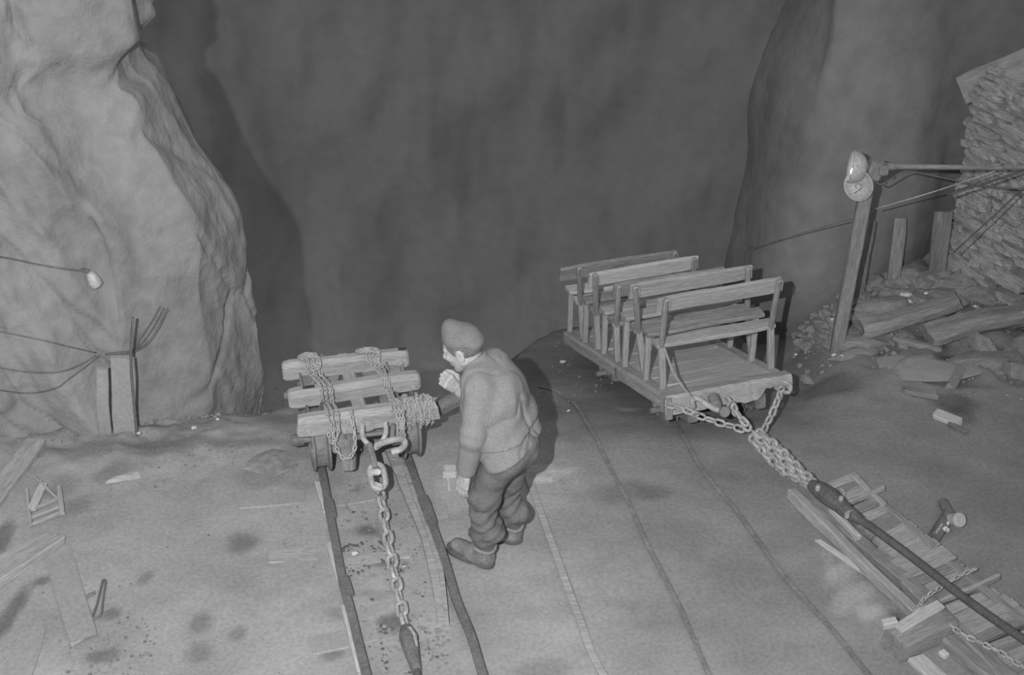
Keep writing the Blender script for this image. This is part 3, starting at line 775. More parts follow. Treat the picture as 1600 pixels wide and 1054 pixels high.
for a in (.35, 1.35):
    mb = MB(); mb.tube([DK(.04, a, -.20), DK(DWD - .04, a, -.20)], .022, 8); mb.obj('axle', M_IRON, car, world=True)
    for w, sg in ((DWD/2 - .27, -1), (DWD/2 + .27, 1)):
        wheel('wheel', DK(w, a, -.185), DW * sg, car, R=.14, wd=.07)
beam('iron_bracket', DK(-.015, DLEN*.42, -.07), DK(-.015, DLEN*.42, -.005), .012, .03, M_RAIL, car, up=DA, jit=0)

# benches
BPX = [(1039, 606), (1007, 583), (964, 563), (934, 545), (911, 527)]
def deck_hit(px, py, n=0.0):
    r = ray(px, py); o = P0 + DN * n; return CAM + r * ((o - CAM).dot(DN) / r.dot(DN))
bench_data = [ # left-post pixels: foot, seat joint, top ; right-post top ; board left end and right end overhang, wood
 ((1036, 607), (1033, 541), (1041, 470), (1216, 450), .05, .02, M_WOOD, 0),
 ((1007, 583), (998, 517), (993, 450), (1167, 437), .035, .03, M_WOOD, 1),
 ((965, 564), (963, 506), (967, 449), (1128, 425), .03, .02, M_WOODM, 2),
 ((934, 545), (932, 489), (930, 431), (1084, 414), .04, .03, M_WOODL, 3),
 ((911, 528), (907, 473), (905, 420), (1053, 405), .14, .02, M_WOODM, 4)]
for foot, joint, top, rtop, ovl, ovr, wm, k in bench_data:
    F = deck_hit(*foot); fw = (F - P0).dot(DW); fa = (F - P0).dot(DA)
    # vertical plane across the track through the foot: joint lies just downhill of it, the top leans back uphill
    def in_plane(px, py, lean):
        r = ray(px, py); o = F + HL * lean; return CAM + r * ((o - CAM).dot(HL) / r.dot(HL))
    J = in_plane(*joint, .015); T = in_plane(*top, -.06)
    # width from the right post's top
    Rt = in_plane(*rtop, -.06); wid = min(DWD - .03 - fw, (Rt - T).dot(DW))
    wid = (Rt - T).dot(DW)
    b = link('bench', None, car, Matrix.Translation(F)); b.empty_display_size = .1
    sp = .20; up = Vector((0, 0, 1))
    for s in (0, 1):
        o = DW * (wid * s)
        beam('leg', F + o, J + o, .042, .036, M_WOOD, b, up=HL, seed=k*7+s, jit=.002, seg=4)
        # forward leg
        fj = J + HL * sp + o; d = (P0 - fj).dot(DN) / (-up).dot(DN) if False else 0
        # drop to the deck
        tt = (fj - P0).dot(DN) / up.dot(DN); beam('leg', fj - up * tt, fj - up * .015, .038, .034, M_WOOD, b, up=HL, seed=k*7+s+3, jit=.002, seg=4)
        bp = beam('back_post', J + o - up * .03, T + o + (T - J).normalized() * .015, .036, .030, M_WOODM, b, up=HL, seed=k*7+s+5, jit=.002, ch=.3, seg=4)
        ax = (T - J).normalized(); nn = ax.cross(DW).normalized()
        if nn.dot(HL) > 0: nn = -nn
        mb = MB(); q = []
        for i in range(9):
            a = math.pi * i / 8; q.append(T + o + nn * .018 + DW * (.017 * math.cos(a)) + ax * (.006 + .017 * math.sin(a)))
        q = [T + o + nn * .018 + DW * .017 - ax * .06] + q + [T + o + nn * .018 - DW * .017 - ax * .06]
        mb.tube(q, .004, 5); sub = mb.obj('post_strap', M_CHAIN, b, world=True)
    ax = (T - J).normalized(); nn = ax.cross(DW).normalized()
    if nn.dot(HL) > 0: nn = -nn
    c = T - ax * .045 - nn * .022
    h = .115
    if k == 2:
        # the middle bench's backrest is cracked, a pale split along its top
        o = beam('backrest', c - DW * ovl, c + DW * (wid + ovr), .026, h, M_WOODM, b, up=ax, seed=81, jit=.007, ch=.2, seg=12); o['label'] = 'dark weathered backrest board'
    else:
        o = beam('backrest', c - DW * ovl, c + DW * (wid + ovr), .026, h, wm, b, up=ax, seed=80 + k, jit=.003, ch=.15, seg=8)
    if k == 1:
        mb = MB(); pts = [PY(x, y, 0) for x, y in ()]
        q = [(1021, 443), (1045, 446), (1065, 449), (1075, 448), (1085, 443), (1105, 440), (1125, 437)]
        pl = []
        for x, y in q:
            r = ray(x, y); oo = c + nn * .0; pl.append(CAM + r * ((oo - CAM).dot(nn) / r.dot(nn)))
        mb.tube(pl, [.006, .009, .011, .013, .012, .009, .006], 6); mb.obj('split_edge', M_WOODL, b, world=True)['label'] = 'pale splintered upper edge'
    # seat: two boards
    s0 = J + HL * .04; s1 = J + HL * (sp - .01)
    o1 = beam('seat_board', s0 - DW * .03, s0 + DW * (wid + .03), .105, .028, [M_WOOD, M_WOODM, M_WOODM, M_WOODM, M_WOODL][k], b, up=up, seed=90 + k, jit=.006, ch=.25, seg=10)
    o2 = beam('seat_board', s1 - DW * .03, s1 + DW * (wid + .03), .105, .028, [M_WOODM, M_WOOD, M_WOOD, M_WOODM, M_WOODL][k], b, up=up, seed=95 + k, jit=.006, ch=.25, seg=10)
    if k == 0: JN = J.copy()
# thin slat leaning from the nearest bench to the coupling
mb = MB(); mb.tube([JN + DW * .01 - HL * .03, PY(1052, 583, JN.y - .2), PY(1068, 606, JN.y - .33), PY(1085, 624, P0.y - .16)], [.007, .009, .006, .004], 6); sl = mb.obj('hanging_strap', M_WOOD, world=True); tag(sl, 'thin pale strap hanging from the nearest bench to the car coupling', 'strap')

# ------------------------------------------------------------------ coupling chains of the bench car
yc = P0.y - .12
cc = thing('bridle_chain', 'bridle of chains gathering from both corners of the bench car', 'chain', GR(1190, 690))
J0 = PZ(1178, 678, .10)
chain_links(cc, [PY(1041, 632, P0.y - .08), PY(1062, 637, yc - .02), PY(1078, 643, yc - .06), PZ(1092, 650, .20)], .085, .05, .009, M_CHAIN, seed=31)
chain_links(cc, [PZ(1086, 647, .20), PZ(1108, 655, .18), PZ(1130, 662, .15), PZ(1152, 668, .12), J0], .085, .055, .009, M_CHAIN, seed=32)
chain_links(cc, [PY(1222, 604, P0.y + .12), PY(1216, 622, P0.y), PZ(1209, 640, .18), PZ(1200, 658, .14), PZ(1192, 676, .11)], .085, .055, .0095, M_CHAIN, seed=33)
chain_links(cc, [PY(1138, 622, yc), PZ(1146, 640, .19), PZ(1158, 655, .15), PZ(1168, 668, .12), J0], .09, .06, .011, M_CHAIN, seed=34)
chain_links(cc, [PY(1145, 632, yc), PZ(1152, 645, .21), PZ(1164, 660, .17), PZ(1176, 672, .14)], .08, .05, .010, M_CHAIN, seed=35, roll0=1.2)
mb = MB(); mb.tube(smooth_path([PY(1226, 596, P0.y + .16), PY(1235, 602, P0.y + .12), PY(1233, 612, P0.y + .08), PY(1224, 612, P0.y + .08)], 5), .013, 8); mb.obj('corner_ring', M_CHAIN, cc, world=True)
mb = MB(); mb.tube(smooth_path([PY(1083, 636, yc), PY(1082, 625, yc), PY(1090, 622, yc), PY(1102, 630, yc - .02), PY(1118, 639, yc - .05), PY(1132, 642, yc - .08)], 5), .017, 8); mb.obj('draw_hook', M_CHAIN, cc, world=True)
disc('hook_eye', PY(1132, 643, yc - .08), .034, .03, Vector((.3, -1, .5)), M_IRON, cc, 14)
disc('buffer_stub', PY(1117, 628, yc + .02), .036, .10, Vector((.1, -1, -.1)), M_IRON, cc, 14)
hv = thing('haul_chain', 'thick bundle of heavy chains stretched from the bridle to the cable socket', 'chain', GR(1220, 720))
ax0 = PZ(1180, 680, .12); ax1 = PZ(1280, 762, .20)
side = Vector(((ax1 - ax0).y, -(ax1 - ax0).x, 0)).normalized()
for k, (o, z, sd) in enumerate(((-.05, .0, 1), (-.018, .04, 2), (.05, .01, 3), (0.01, -.04, 4), (.02, .035, 5), (-.03, -.03, 6))):
    pts = []
    for i in range(7):
        t = i / 6; w = math.sin(math.pi * min(1, t * 1.15 + .12)) 
        pts.append(ax0.lerp(ax1, t) + side * o * (.35 + .75 * w) + Vector((0, 0, z * (.4 + .7 * w) - .03 * math.sin(math.pi * t))))
    chain_links(hv, pts, .092, .066, .0125, M_CHAIN, seed=40 + sd, roll0=.3 + k * .5, jit=.35)

# cable socket and cable over the roller ladder
sk = thing('cable_socket', 'dark forked cable socket at the head of the roller ladder', 'cable socket', PZ(1310, 790, .15))
mb = MB(); mb.tube([PZ(1266, 756, .21), PZ(1280, 764, .21), PZ(1296, 776, .21), PZ(1312, 789, .20), PZ(1326, 801, .19), PZ(1345, 812, .18)], [.03, .05, .055, .046, .04, .028], 12); mb.obj('socket_body', M_CABLE, sk, world=True)
for px, py in ((1278, 762), (1314, 779), (1324, 804)):
    disc('socket_bolt', PZ(px, py, .25), .014, .03, Vector((0, 0, 1)), M_CHAIN, sk, 10)
mb = MB(); mb.tube(smooth_path([PZ(1322, 808, .20), PZ(1325, 800, .25), PZ(1331, 797, .23)], 4), .007, 6); mb.obj('binding_wire', M_CHAIN, sk, world=True)
hc = thing('haul_cable', 'thick dark haulage cable stretched along the roller ladder', 'cable', PZ(1450, 890, .18))
mb = MB(); mb.tube(smooth_path([PZ(1330, 803, .19), PZ(1356, 820, .18), PZ(1395, 848, .175), PZ(1440, 882, .17), PZ(1500, 929, .17), PZ(1560, 972, .17), PZ(1600, 999, .17), PZ(1700, 1066, .17)], 8), .0225, 12); mb.obj('cable_strand', M_CABLE, hc, world=True, smooth=True)

# ------------------------------------------------------------------ roller ladder: long timbers with many cross slats
lad = thing('cable_ladder', 'ladder of many cross slats between long timbers under the haulage cable', 'timber ladder', GR(1440, 880))
ZL = .05
PL = [((1288, 764), (1336, 745)), ((1391, 868), (1450, 840)), ((1499, 982), (1588, 945)), ((1600, 1075), (1700, 1030))]
PL = [(PZ(*l, ZL), PZ(*r, ZL)) for l, r in PL]
ns = 31; rnd = random.Random(8)
for i in range(ns):
    t = i / (ns - 1) * 3; k = min(2, int(t)); f = t - k
    a = PL[k][0].lerp(PL[k + 1][0], f); b = PL[k][1].lerp(PL[k + 1][1], f)
    d = (b - a).normalized(); a = a - d * rnd.uniform(-.01, .03); b = b + d * rnd.uniform(-.01, .02)
    zz = rnd.uniform(-.006, .006); thin = i in (3, 17, 23)
    if thin: zz = .025; b = b + d * .05
    a.z = ZL + zz; b.z = ZL + zz + rnd.uniform(-.006, .006)
    beam('slat', a, b, rnd.uniform(.056, .072) if not thin else .02, .035, rnd.choice([M_WOOD, M_WOODM, M_WOOD]), lad, seed=200 + i, jit=.005, seg=4)
def tim(p, q, w, h, m, z=None, seed=1, rg=.02, nm='side_timber'):
    a = PZ(p[0], p[1], h if z is None else z); b = PZ(q[0], q[1], h if z is None else z); a.z -= h / 2; b.z -= h / 2
    return beam(nm, a, b, w, h, m, lad, seed=seed, jit=.007, ragged=rg, seg=16)
tim((1236, 762), (1442, 962), .058, .07, M_WOOD, seed=21)
tim((1262, 772), (1420, 905), .085, .05, M_WOODM, seed=22)
tim((1416, 900), (1640, 1110), .085, .08, M_WOODM, seed=23)
tim((1332, 740), (1386, 790), .04, .08, M_WOOD, seed=24)
tim((1384, 786), (1460, 852), .05, .08, M_WOODM, seed=25)
tim((1456, 848), (1486, 872), .045, .07, M_WOODM, seed=26)
tim((1480, 872), (1660, 1012), .05, .08, M_WOODM, seed=27)
tim((1470, 975), (1600, 1085), .12, .07, M_WOODM, seed=28)
tim((1298, 790), (1345, 838), .035, .08, M_WOODL, seed=29, nm='splinter')
tim((1315, 760), (1320, 766), .02, .12, M_WOOD, seed=30, nm='peg')
# narrow lath lying left of the ladder
o = flatboard('lath', (1276, 845), (1383, 917), .03, .02, M_WOODL, None, seed=4); tag(o, 'narrow pale lath lying on the ground left of the roller ladder', 'plank')
# chopped block with an iron bar
blk = thing('timber_block', 'short squared timber block with a hollowed end beside the ladder', 'timber', GR(1420, 1000))
a = GR(1392, 1022); b = GR(1474, 985); a.z = .07; b.z = .07
beam('block_body', a, b, .17, .14, M_WOODM, blk, seed=50, jit=.012, ch=.18, seg=8)
a2 = a + Vector((.02, .04, .075)); b2 = b + Vector((-.03, .04, .075))
beam('pale_strip', a2, b2, .07, .02, M_WOODL, blk, seed=51, jit=.008, ch=.3)['label'] = 'pale worn strip along the top'
beam('end_chip', GR(1378, 975, .15), GR(1400, 970, .16), .05, .05, M_WOODL, blk, seed=52, jit=.006)
o = flatboard('plank', (1428, 1028), (1500, 1092), .10, .03, M_WOODL, None, seed=6); tag(o, 'pale plank end poking out under the chopped timber block', 'plank')
st = beam('pale_stone_chip', GR(1470, 1018, .03), GR(1480, 1026, .03), .04, .03, M_PALE, None, jit=.006); tag(st, 'small pale chip beside the chopped timber block', 'chip')
# chains on the ladder
c1 = thing('ladder_chain', 'small chain crossing the ladder slats under the cable', 'chain', PZ(1490, 905, .1))
chain_links(c1, [PZ(1525, 888, .13), PZ(1510, 894, .12), PZ(1490, 904, .115), PZ(1470, 917, .115), PZ(1450, 930, .12), PZ(1440, 940, .13), PZ(1434, 952, .13)], .05, .032, .006, M_CHAIN, seed=71)
c2 = thing('ladder_chain', 'small chain trailing down the left timber to the lower right corner', 'chain', PZ(1520, 990, .1))
chain_links(c2, [PZ(1432, 958, .13), PZ(1445, 952, .12), PZ(1460, 960, .12), PZ(1480, 973, .12), PZ(1505, 991, .12), PZ(1530, 1003, .12), PZ(1560, 1017, .12), PZ(1600, 1042, .12), PZ(1640, 1062, .12)], .055, .034, .006, M_CHAIN, seed=72)
mb = MB(); mb.tube([PZ(1427, 958, .14), PZ(1437, 951, .15), PZ(1446, 946, .14)], .014, 8); o = mb.obj('iron_peg', M_CHAIN, world=True); tag(o, 'short iron peg holding the ladder chain above the timber block', 'peg')

# roller beside the ladder
ro = thing('guide_roller', 'short dark guide roller with a pale round end cap right of the ladder', 'roller', GR(1480, 835))
ce = GR(1499, 812, .09)
dirr = (GR(1450, 800, .06) - ce).normalized(); ca = Vector((.35, -.75, .55)).normalized()
mb = MB(); M = frame(ca, o=ce); mb.lathe([(.03, -.10), (.036, -.03), (.042, -.01), (.042, .005), (.036, .012), (.022, .012), (.02, .004), (.014, .004), (.012, .01), (.003, .01)], 24); mb.obj('end_cap', M_ENAMEL, ro, M)
beam('roller_arm', GR(1458, 842, .03), GR(1484, 800, .04), .07, .06, M_RAIL, ro, jit=.004, ch=.35)
beam('roller_arm', GR(1482, 800, .03), GR(1472, 782, .03), .06, .05, M_RAIL, ro, jit=.004, ch=.35)
beam('bracket', GR(1462, 835, .05), GR(1472, 820, .06), .014, .02, M_CHAIN, ro, jit=.002)
for i, (px, py) in enumerate(((1481, 818), (1475, 826), (1482, 828), (1478, 824))):
    me = rock_mesh('pale_chip', (.02, .02, .03), 300 + i, M_PALE, 1); o = link('rag_scrap', me, ro, Matrix.Translation(GR(px, py, .05))); 

# ------------------------------------------------------------------ lamp post with two reflector lamps, pole and wires
lp = thing('lamp_post', 'leaning timber post carrying two enamel reflector lamps', 'lamp post', GR(1306, 545))
pf = GR(1306, 548); yp_ = pf.y
pt = PY(1357, 276, yp_ - .02)
a = pf + Vector((0, 0, -.05))
beam('post', a, pt, .085, .07, M_WOODM, lp, up=Vector((0, 1, 0)), jit=.004, ch=.15)
beam('post_head', PY(1362, 276, yp_ - .03), PY(1372, 251, yp_ - .03), .10, .09, M_WOODM, lp, up=Vector((0, 1, 0)), jit=.004)
beam('junction_box', PY(1372, 264, yp_ - .06), PY(1386, 264, yp_ - .06), .08, .07, M_IRON, lp, jit=.003)
def shade(name, c, ax, R, dep, parent, m=M_ENAMEL):
    M = frame(ax, o=c); mb = MB(); prof = []
    for i in range(9):
        t = i / 8; prof.append((R * (.12 + .88 * math.sin(t * math.pi / 2) ** .9), dep * (1 - math.cos(t * math.pi / 2)) * 1.0))
    outer = prof; inner = [(max(r - .004, .004), x + .004) for r, x in reversed(prof)]
    mb.lathe(outer + inner, 28); return link(name, mesh(name, mb.v, mb.f, m, True), parent, M)
ca2 = Vector((-.62, -.45, -.64)).normalized()
cu = PY(1350, 268, yp_ - .06)
lampu = shade('upper_shade', PY(1354, 264, yp_ - .05), Vector((-.80, .10, .10)).normalized(), .105, .10, lp)
lampl = shade('lower_shade', PY(1349, 287, yp_ - .05), Vector((-.62, -.72, .15)).normalized(), .10, .07, lp)
M_BULB = bpy.data.materials.new('lit_bulb'); M_BULB.use_nodes = True
bb = M_BULB.node_tree.nodes['Principled BSDF']; bb.inputs['Emission Color'].default_value = (1, 1, 1, 1); bb.inputs['Emission Strength'].default_value = 3.0
def bulb(c, ax, r, m, nm='bulb'):
    mb = MB(); M = frame(ax, o=c); mb.lathe([(r*.25, -r*1.8), (r*.4, -r*1.2), (r*.8, -r*.6), (r, 0), (r*.87, r*.5), (r*.5, r*.87), (r*.05, r)], 14); return link(nm, mesh(nm, mb.v, mb.f, m, True), lp, M)
bulb(PY(1335, 268, yp_ - .09), Vector((-.85, -.2, -.3)), .026, M_BULB)['label'] = 'lit white bulb'
bulb(PY(1341, 291, yp_ - .08), Vector((-.62, -.72, .15)), .022, M_ENAMEL)
mb = MB(); mb.tube([PY(1333, 301, yp_ - .16), PY(1344, 293, yp_ - .15)], .004, 6); mb.obj('pale_streak', M_PALE, lp, world=True)  # thin pale rod drawn as the bright streak across the lower dish
mb = MB(); mb.tube(smooth_path([PY(1352, 286, yp_ - .04), PY(1358, 276, yp_ - .04), PY(1362, 268, yp_ - .04)], 4), .012, 6); mb.obj('lamp_arm', M_IRON, lp, world=True)
mb = MB(); mb.tube(smooth_path([PY(1350, 252, yp_ - .05), PY(1356, 258, yp_ - .06), PY(1358, 270, yp_ - .05)], 4), .009, 6); mb.obj('lamp_arm', M_IRON, lp, world=True)
pole = thing('overhead_pole', 'straight horizontal pole running right from the lamp post head', 'pole', PY(1490, 261, yp_))
mb = MB(); mb.tube([PY(1383, 260, yp_ - .05), PY(1480, 261, yp_ - .1), PY(1560, 262, yp_ - .15), PY(1680, 259, yp_ - .22)], [.017, .016, .014, .013], 8); mb.obj('pole_shaft', M_WOODM, pole, world=True)
for px, r in ((1392, .024), (1575, .02)): disc('pole_clamp', PY(px, 260, yp_ - .06 - (px > 1500) * .1), r, .06, Vector((1, 0, 0)), M_IRON, pole)
def wire(label, pts, r, m=M_WIRE, name='wire', f=None):
    mb = MB(); mb.tube(smooth_path(pts, 6), r, 5); o = mb.obj(name, m, world=True, smooth=True); tag(o, label, 'wire'); return o
wire('slack lamp wire dipping from the post head under the pole', [PY(1362, 276, yp_ - .05), PY(1375, 288, yp_ - .06), PY(1392, 279, yp_ - .06), PY(1412, 268, yp_ - .08), PY(1432, 269, yp_ - .08), PY(1500, 283, yp_ - .12), PY(1560, 292, yp_ - .16), PY(1660, 297, yp_ - .2)], .005)
wire('pale taut wire slanting up to the right in front of the stone wall', [PY(1368, 326, yp_), PY(1460, 299, yp_ - .1), PY(1555, 267, yp_ - .2)], .0045, M_CHAIN)
wire('dark double wire slanting up to the right just below the pole', [PY(1480, 304, yp_ - .1), PY(1540, 286, yp_ - .15), PY(1640, 253, yp_ - .2)], .008, M_CABLE)
wire('dark wire slanting down to the left across the stone wall', [PY(1490, 394, yp_ - .1), PY(1560, 330, yp_ - .15), PY(1640, 256, yp_ - .2)], .005, M_CABLE)
wire('faint long wire slanting through the dark left of the lamp post', [PY(1170, 388, yp_ + .6), PY(1260, 362, yp_ + .3), PY(1345, 338, yp_ + .05)], .0035)
bd = beam('leaning_board', GR(1336, 470), PY(1357, 345, GR(1336, 470).y + .03), .10, .03, M_WOODD, None, up=Vector((0, 1, 0)), seed=17); tag(bd, 'short dark board standing right behind the lamp post', 'plank')

for l, p, q, w, m in (('dark board standing against the rough rock near the stone wall', (1462, 440), (1474, 330), .13, M_WOODD), ('faint grey board standing a little right of the lamp post', (1395, 446), (1408, 340), .09, M_WOODM)):
    a = GR(*p); tag(beam('upright_board', a, PY(q[0], q[1], a.y + .06), w, .03, m, None, up=Vector((0, 1, 0)), seed=len(l)), l, 'plank')
# ------------------------------------------------------------------ rubble bank: stones, slabs and planks
rb = thing('rubble_pile', 'bank of broken stones and slabs below the drystone wall', 'rubble', GR(1430, 490))
rnd = random.Random(77);  pool = [rock_mesh('rock', (1, 1, 1), 500 + i, M_RUBBLE, 2) for i in range(10)]
spots = []
for _ in range(150):
    px = rnd.uniform(1380, 1600); py = rnd.uniform(438, 505) + (px - 1380) * rnd.uniform(-.02, .05); spots.append((px, py, rnd.uniform(.05, .19)))
for _ in range(110):
    px = rnd.uniform(1240, 1420); py = rnd.uniform(448, 545); spots.append((px, py, rnd.uniform(.04, .11)))
spots += [(1365, 447, .15), (1350, 500, .18), (1330, 455, .12), (1540, 470, .28), (1500, 462, .22), (1580, 500, .26), (1470, 470, .2), (1560, 440, .25), (1590, 460, .3), (1575, 553, .12), (1596, 548, .2), (1262, 598, .09), (1530, 545, .22), (1590, 590, .2)]
for px, py, s in spots:
    p = GR(px, py); M = Matrix.Translation(p + Vector((0, 0, s * .15))) @ Matrix.Rotation(rnd.uniform(0, 6.28), 4, 'Z') @ Matrix.Rotation(rnd.uniform(-.3, .3), 4, 'X') @ Matrix.Diagonal((s, s * rnd.uniform(.6, 1), s * rnd.uniform(.45, .8), 1))
    link('rock', rnd.choice(pool), rb, M)
for i, (px, py, s, asp, h, rot) in enumerate([(1395, 492, .42, .5, .16, .1), (1436, 579, .62, .45, .05, .05), (1350, 540, .35, .4, .08, -.1), (1330, 555, .3, .35, .06, .3), (1560, 570, .5, .5, .07, .1)]):
    p = GR(px, py); me = rock_mesh('slab', (1, 1, 1), 700 + i, M_RUBBLE if i != 1 else M_MUD, 3)
    M = Matrix.Translation(p + Vector((0, 0, h * .1))) @ Matrix.Rotation(rot, 4, 'Z') @ Matrix.Diagonal((s, s * asp, h, 1)); link('slab', me, rb, M)
def log(label, p, q, w, h, m, za=0, zb=0, seed=1, cat='log', nm='log', ch=.3, rg=.04):
    a = GR(*p); b = GR(*q); a.z = gbase(a.x, a.y) + h / 2 + za; b.z = gbase(b.x, b.y) + h / 2 + zb
    o = beam(nm, a, b, w, h, m, None, seed=seed, jit=.014, ch=ch, ragged=rg, seg=14); return tag(o, label, cat)
log('split log lying on the rubble right of the lamp post foot', (1336, 530), (1492, 498), .15, .11, M_WOODM, .02, .08, 31)
log('long pale log running off the right edge over the rubble', (1440, 541), (1640, 508), .17, .12, M_WOODM, .03, .1, 32)
log('thin bark strip hanging under the long pale log', (1395, 538), (1470, 548), .06, .04, M_WOODM, .02, .0, 33, 'plank', 'bark_strip')
log('short flat board end on the ground below the rubble', (1410, 612), (1466, 622), .07, .04, M_WOODM, 0, 0, 34, 'plank', 'board', .15)
log('small board standing on edge at the rubble corner', (1484, 608), (1500, 580), .06, .04, M_WOODM, .0, .02, 35, 'plank', 'board', .15)
log('pale broken board with a dark shadow right of the bridle chain', (1462, 648), (1502, 664), .07, .03, M_WOODL, 0, 0, 36, 'plank', 'board', .15)
log('thin dark board leading off the pale broken board', (1482, 662), (1512, 680), .03, .03, M_WOODD, 0, 0, 37, 'plank', 'board', .15)
for i, (px, py, s, l) in enumerate([(1416, 466, .06, 'bright crumpled scrap on the rubble above the split log'), (1421, 474, .035, 'smaller bright scrap below the crumpled one on the rubble'), (1447, 461, .03, 'bright chip on the rubble right of the crumpled scrap'), (1481, 479, .03, 'bright chip near the middle of the rubble'), (1522, 482, .03, 'flat bright chip on the rubble toward the right'),
        (1548, 497, .05, 'bright splinter above the long pale log'), (1294, 464, .03, 'bright chip on the dark rubble left of the lamp post'), (1240, 499, .025, 'tiny bright chip just right of the bench car'), (1302, 504, .04, 'pale chip beside the lamp post foot'), (1243, 557, .022, 'tiny bright chip on the ground low beside the bench car'), (1303, 558, .03, 'pale crumb below the lamp post foot'),
        (1315, 560, .03, 'pale crumb to the right below the lamp post foot'), (880, 569, .035, 'round pale stone on the slope left of the bench car'), (888, 645, .02, 'tiny pale chip near the bend of the right track'), (211, 657, .03, 'small white block at the foot of the left wall'), (218, 680, .025, 'round white pebble on the ground below the left wall post'), (304, 671, .03, 'small white chip on the dark strip under the left wall'), (340, 658, .02, 'tiny white pebble right of the white chip'), (232, 636, .03, 'white crumbs against the left wall right of the pipe'),
        (555, 869, .028, 'bright pebble between left rail and tow chain'), (631, 888, .018, 'tiny bright pebble just right of the tow chain')]):
    s *= 1.25; p = GR(px, py, .07 if (px > 1380 and py < 500) else .02)
    me = rock_mesh('pale_chip', (s, s * .7, s * .5), 900 + i, M_PALE if i != 12 else M_ENAMEL, 1)
    o = link('stone_chip', me, None, Matrix.Translation(p + Vector((0, 0, s * .12 + .015)))); tag(o, l, 'chip')

# ------------------------------------------------------------------ odds and ends on the left
def plank(label, p, q, w, h, m, seed, rg=.02, dz=0, ch=.12, cat='plank', nm='plank'):
    a = GR(*p); b = GR(*q); a.z = gbase(a.x, a.y) + h / 2 + dz; b.z = gbase(b.x, b.y) + h / 2 + dz
    return tag(beam(nm, a, b, w, h, m, None, seed=seed, jit=.004, ch=ch, ragged=rg), label, cat)
plank('wide pale plank rising from the left edge toward the rock wall', (-55, 845), (58, 692), .13, .035, M_WOOD, 61, .015)
plank('broad plank pointing right at lower left, upper one of the pair', (-70, 925), (84, 842), .12, .04, M_WOOD, 62, .02)
plank('long grooved plank at lower left, lower one of the pair', (-70, 955), (98, 846), .075, .055, M_WOOD, 63, .02)
plank('short pale board end lying flat in the lower left corner', (20, 1080), (52, 985), .14, .010, M_MUD, 64, .02, -.004)
plank('rotten board running down from the planks at lower left', (90, 868), (133, 1002), .15, .016, M_MUD, 65, .05, -.002)
# small slatted crate panel
cr = thing('slatted_panel', 'small broken slatted crate panel right of the pale plank', 'crate', GR(70, 785))
for i, (p, q, w) in enumerate([((45, 798), (92, 779), .02), ((47, 808), (95, 790), .025), ((50, 818), (97, 800), .02)]):
    a = GR(*p, .02); b = GR(*q, .02); beam('slat', a, b, w, .02, M_WOOD, cr, seed=i, jit=.002)
for p, q, w in (((42, 765), (48, 820), .02), ((92, 760), (98, 802), .03), ((62, 752), (92, 782), .02), ((52, 744), (64, 756), .015), ((68, 756), (50, 796), .05)):
    a = GR(*p, .03); b = GR(*q, .03); beam('frame_strip', a, b, w, .02, M_WOOD if w < .04 else M_WOODL, cr, jit=.002)
# wire loop
mb = MB(); q = [GR(*p, .012) for p in ((161, 905), (156, 925), (151, 945), (145, 962), (150, 964), (158, 958), (161, 935), (165, 908))]
mb.tube(smooth_path(q + [q[0]], 4), .006, 6); o = mb.obj('wire_loop', M_RAIL, world=True); tag(o, 'long narrow dark wire loop on the ground at lower left', 'wire')
plank('short dark splinter beside the wire loop', (134, 935), (150, 926), .02, .015, M_WOODD, 66)
# slab piece in front of the cart's left wheel
me = rock_mesh('slab', (.30, .20, .03), 801, M_RUBBLE, 2); o = link('stone_slab', me, None, Matrix.Translation(GR(423, 722)) @ Matrix.Rotation(.5, 4, 'Z')); tag(o, 'dark flat stone slab on the ground left of the cart', 'slab')
me = rock_mesh('slab', (.18, .07, .03), 802, M_WOODL, 2); o = link('stone_slab', me, None, Matrix.Translation(GR(197, 746)) @ Matrix.Rotation(.35, 4, 'Z')); tag(o, 'thin pale slab on the damp patch at left', 'slab')
# little open box by the man's hanging hand
bx = thing('small_box', 'small open-topped box on the ground behind the hanging hand', 'box', GR(702, 745))
c = GR(703, 742, .0)
for dx, dy, sx, sy in ((-.035, 0, .008, .06), (.035, 0, .008, .06), (0, -.03, .078, .008), (0, .03, .078, .008)):
    mb = MB(); mb.box((0, 0, 0), (sx, sy, .05)); mb.obj('side', M_WOODL, bx, Matrix.Translation(c + Vector((dx, dy, .03))))
mb = MB(); mb.box((0, 0, 0), (.07, .055, .006)); mb.obj('bottom', M_WOODD, bx, Matrix.Translation(c + Vector((0, 0, .012))))
plank('narrow pale strip running down from the small box', (700, 748), (703, 768), .02, .012, M_WOODL, 67)
# wires, lamp and post on the left rock wall
wire('thick dark cable sagging across the left rock wall at the top', [LW(-30, 398), LW(12, 403), LW(55, 412), LW(95, 419), LW(130, 423)], .006)
lamp = thing('wall_lamp', 'pale elongated lamp hanging at the end of the wall cable', 'lamp', LW(147, 440, .06))
pa_, pb_ = LW(139, 424, .05), LW(153, 448, .05)
mb = MB(); mb.tube([pa_, pa_.lerp(pb_, .2), pa_.lerp(pb_, .6), pa_.lerp(pb_, .9), pb_], [.012, .03, .04, .038, .02], 12); mb.obj('lamp_body', M_ENAMEL, lamp, world=True, smooth=True)
mb = MB(); mb.tube([LW(128, 421, .05), pa_], .014, 8); mb.obj('lamp_neck', M_WIRE, lamp, world=True)
wire('upper of the three wires running to the post on the left wall', [LW(-20, 514), LW(60, 530), LW(110, 542), LW(150, 551)], .0045)
wire('middle sagging wire on the left wall', [LW(-20, 571), LW(40, 581), LW(90, 581), LW(125, 570), LW(150, 555)], .0045)
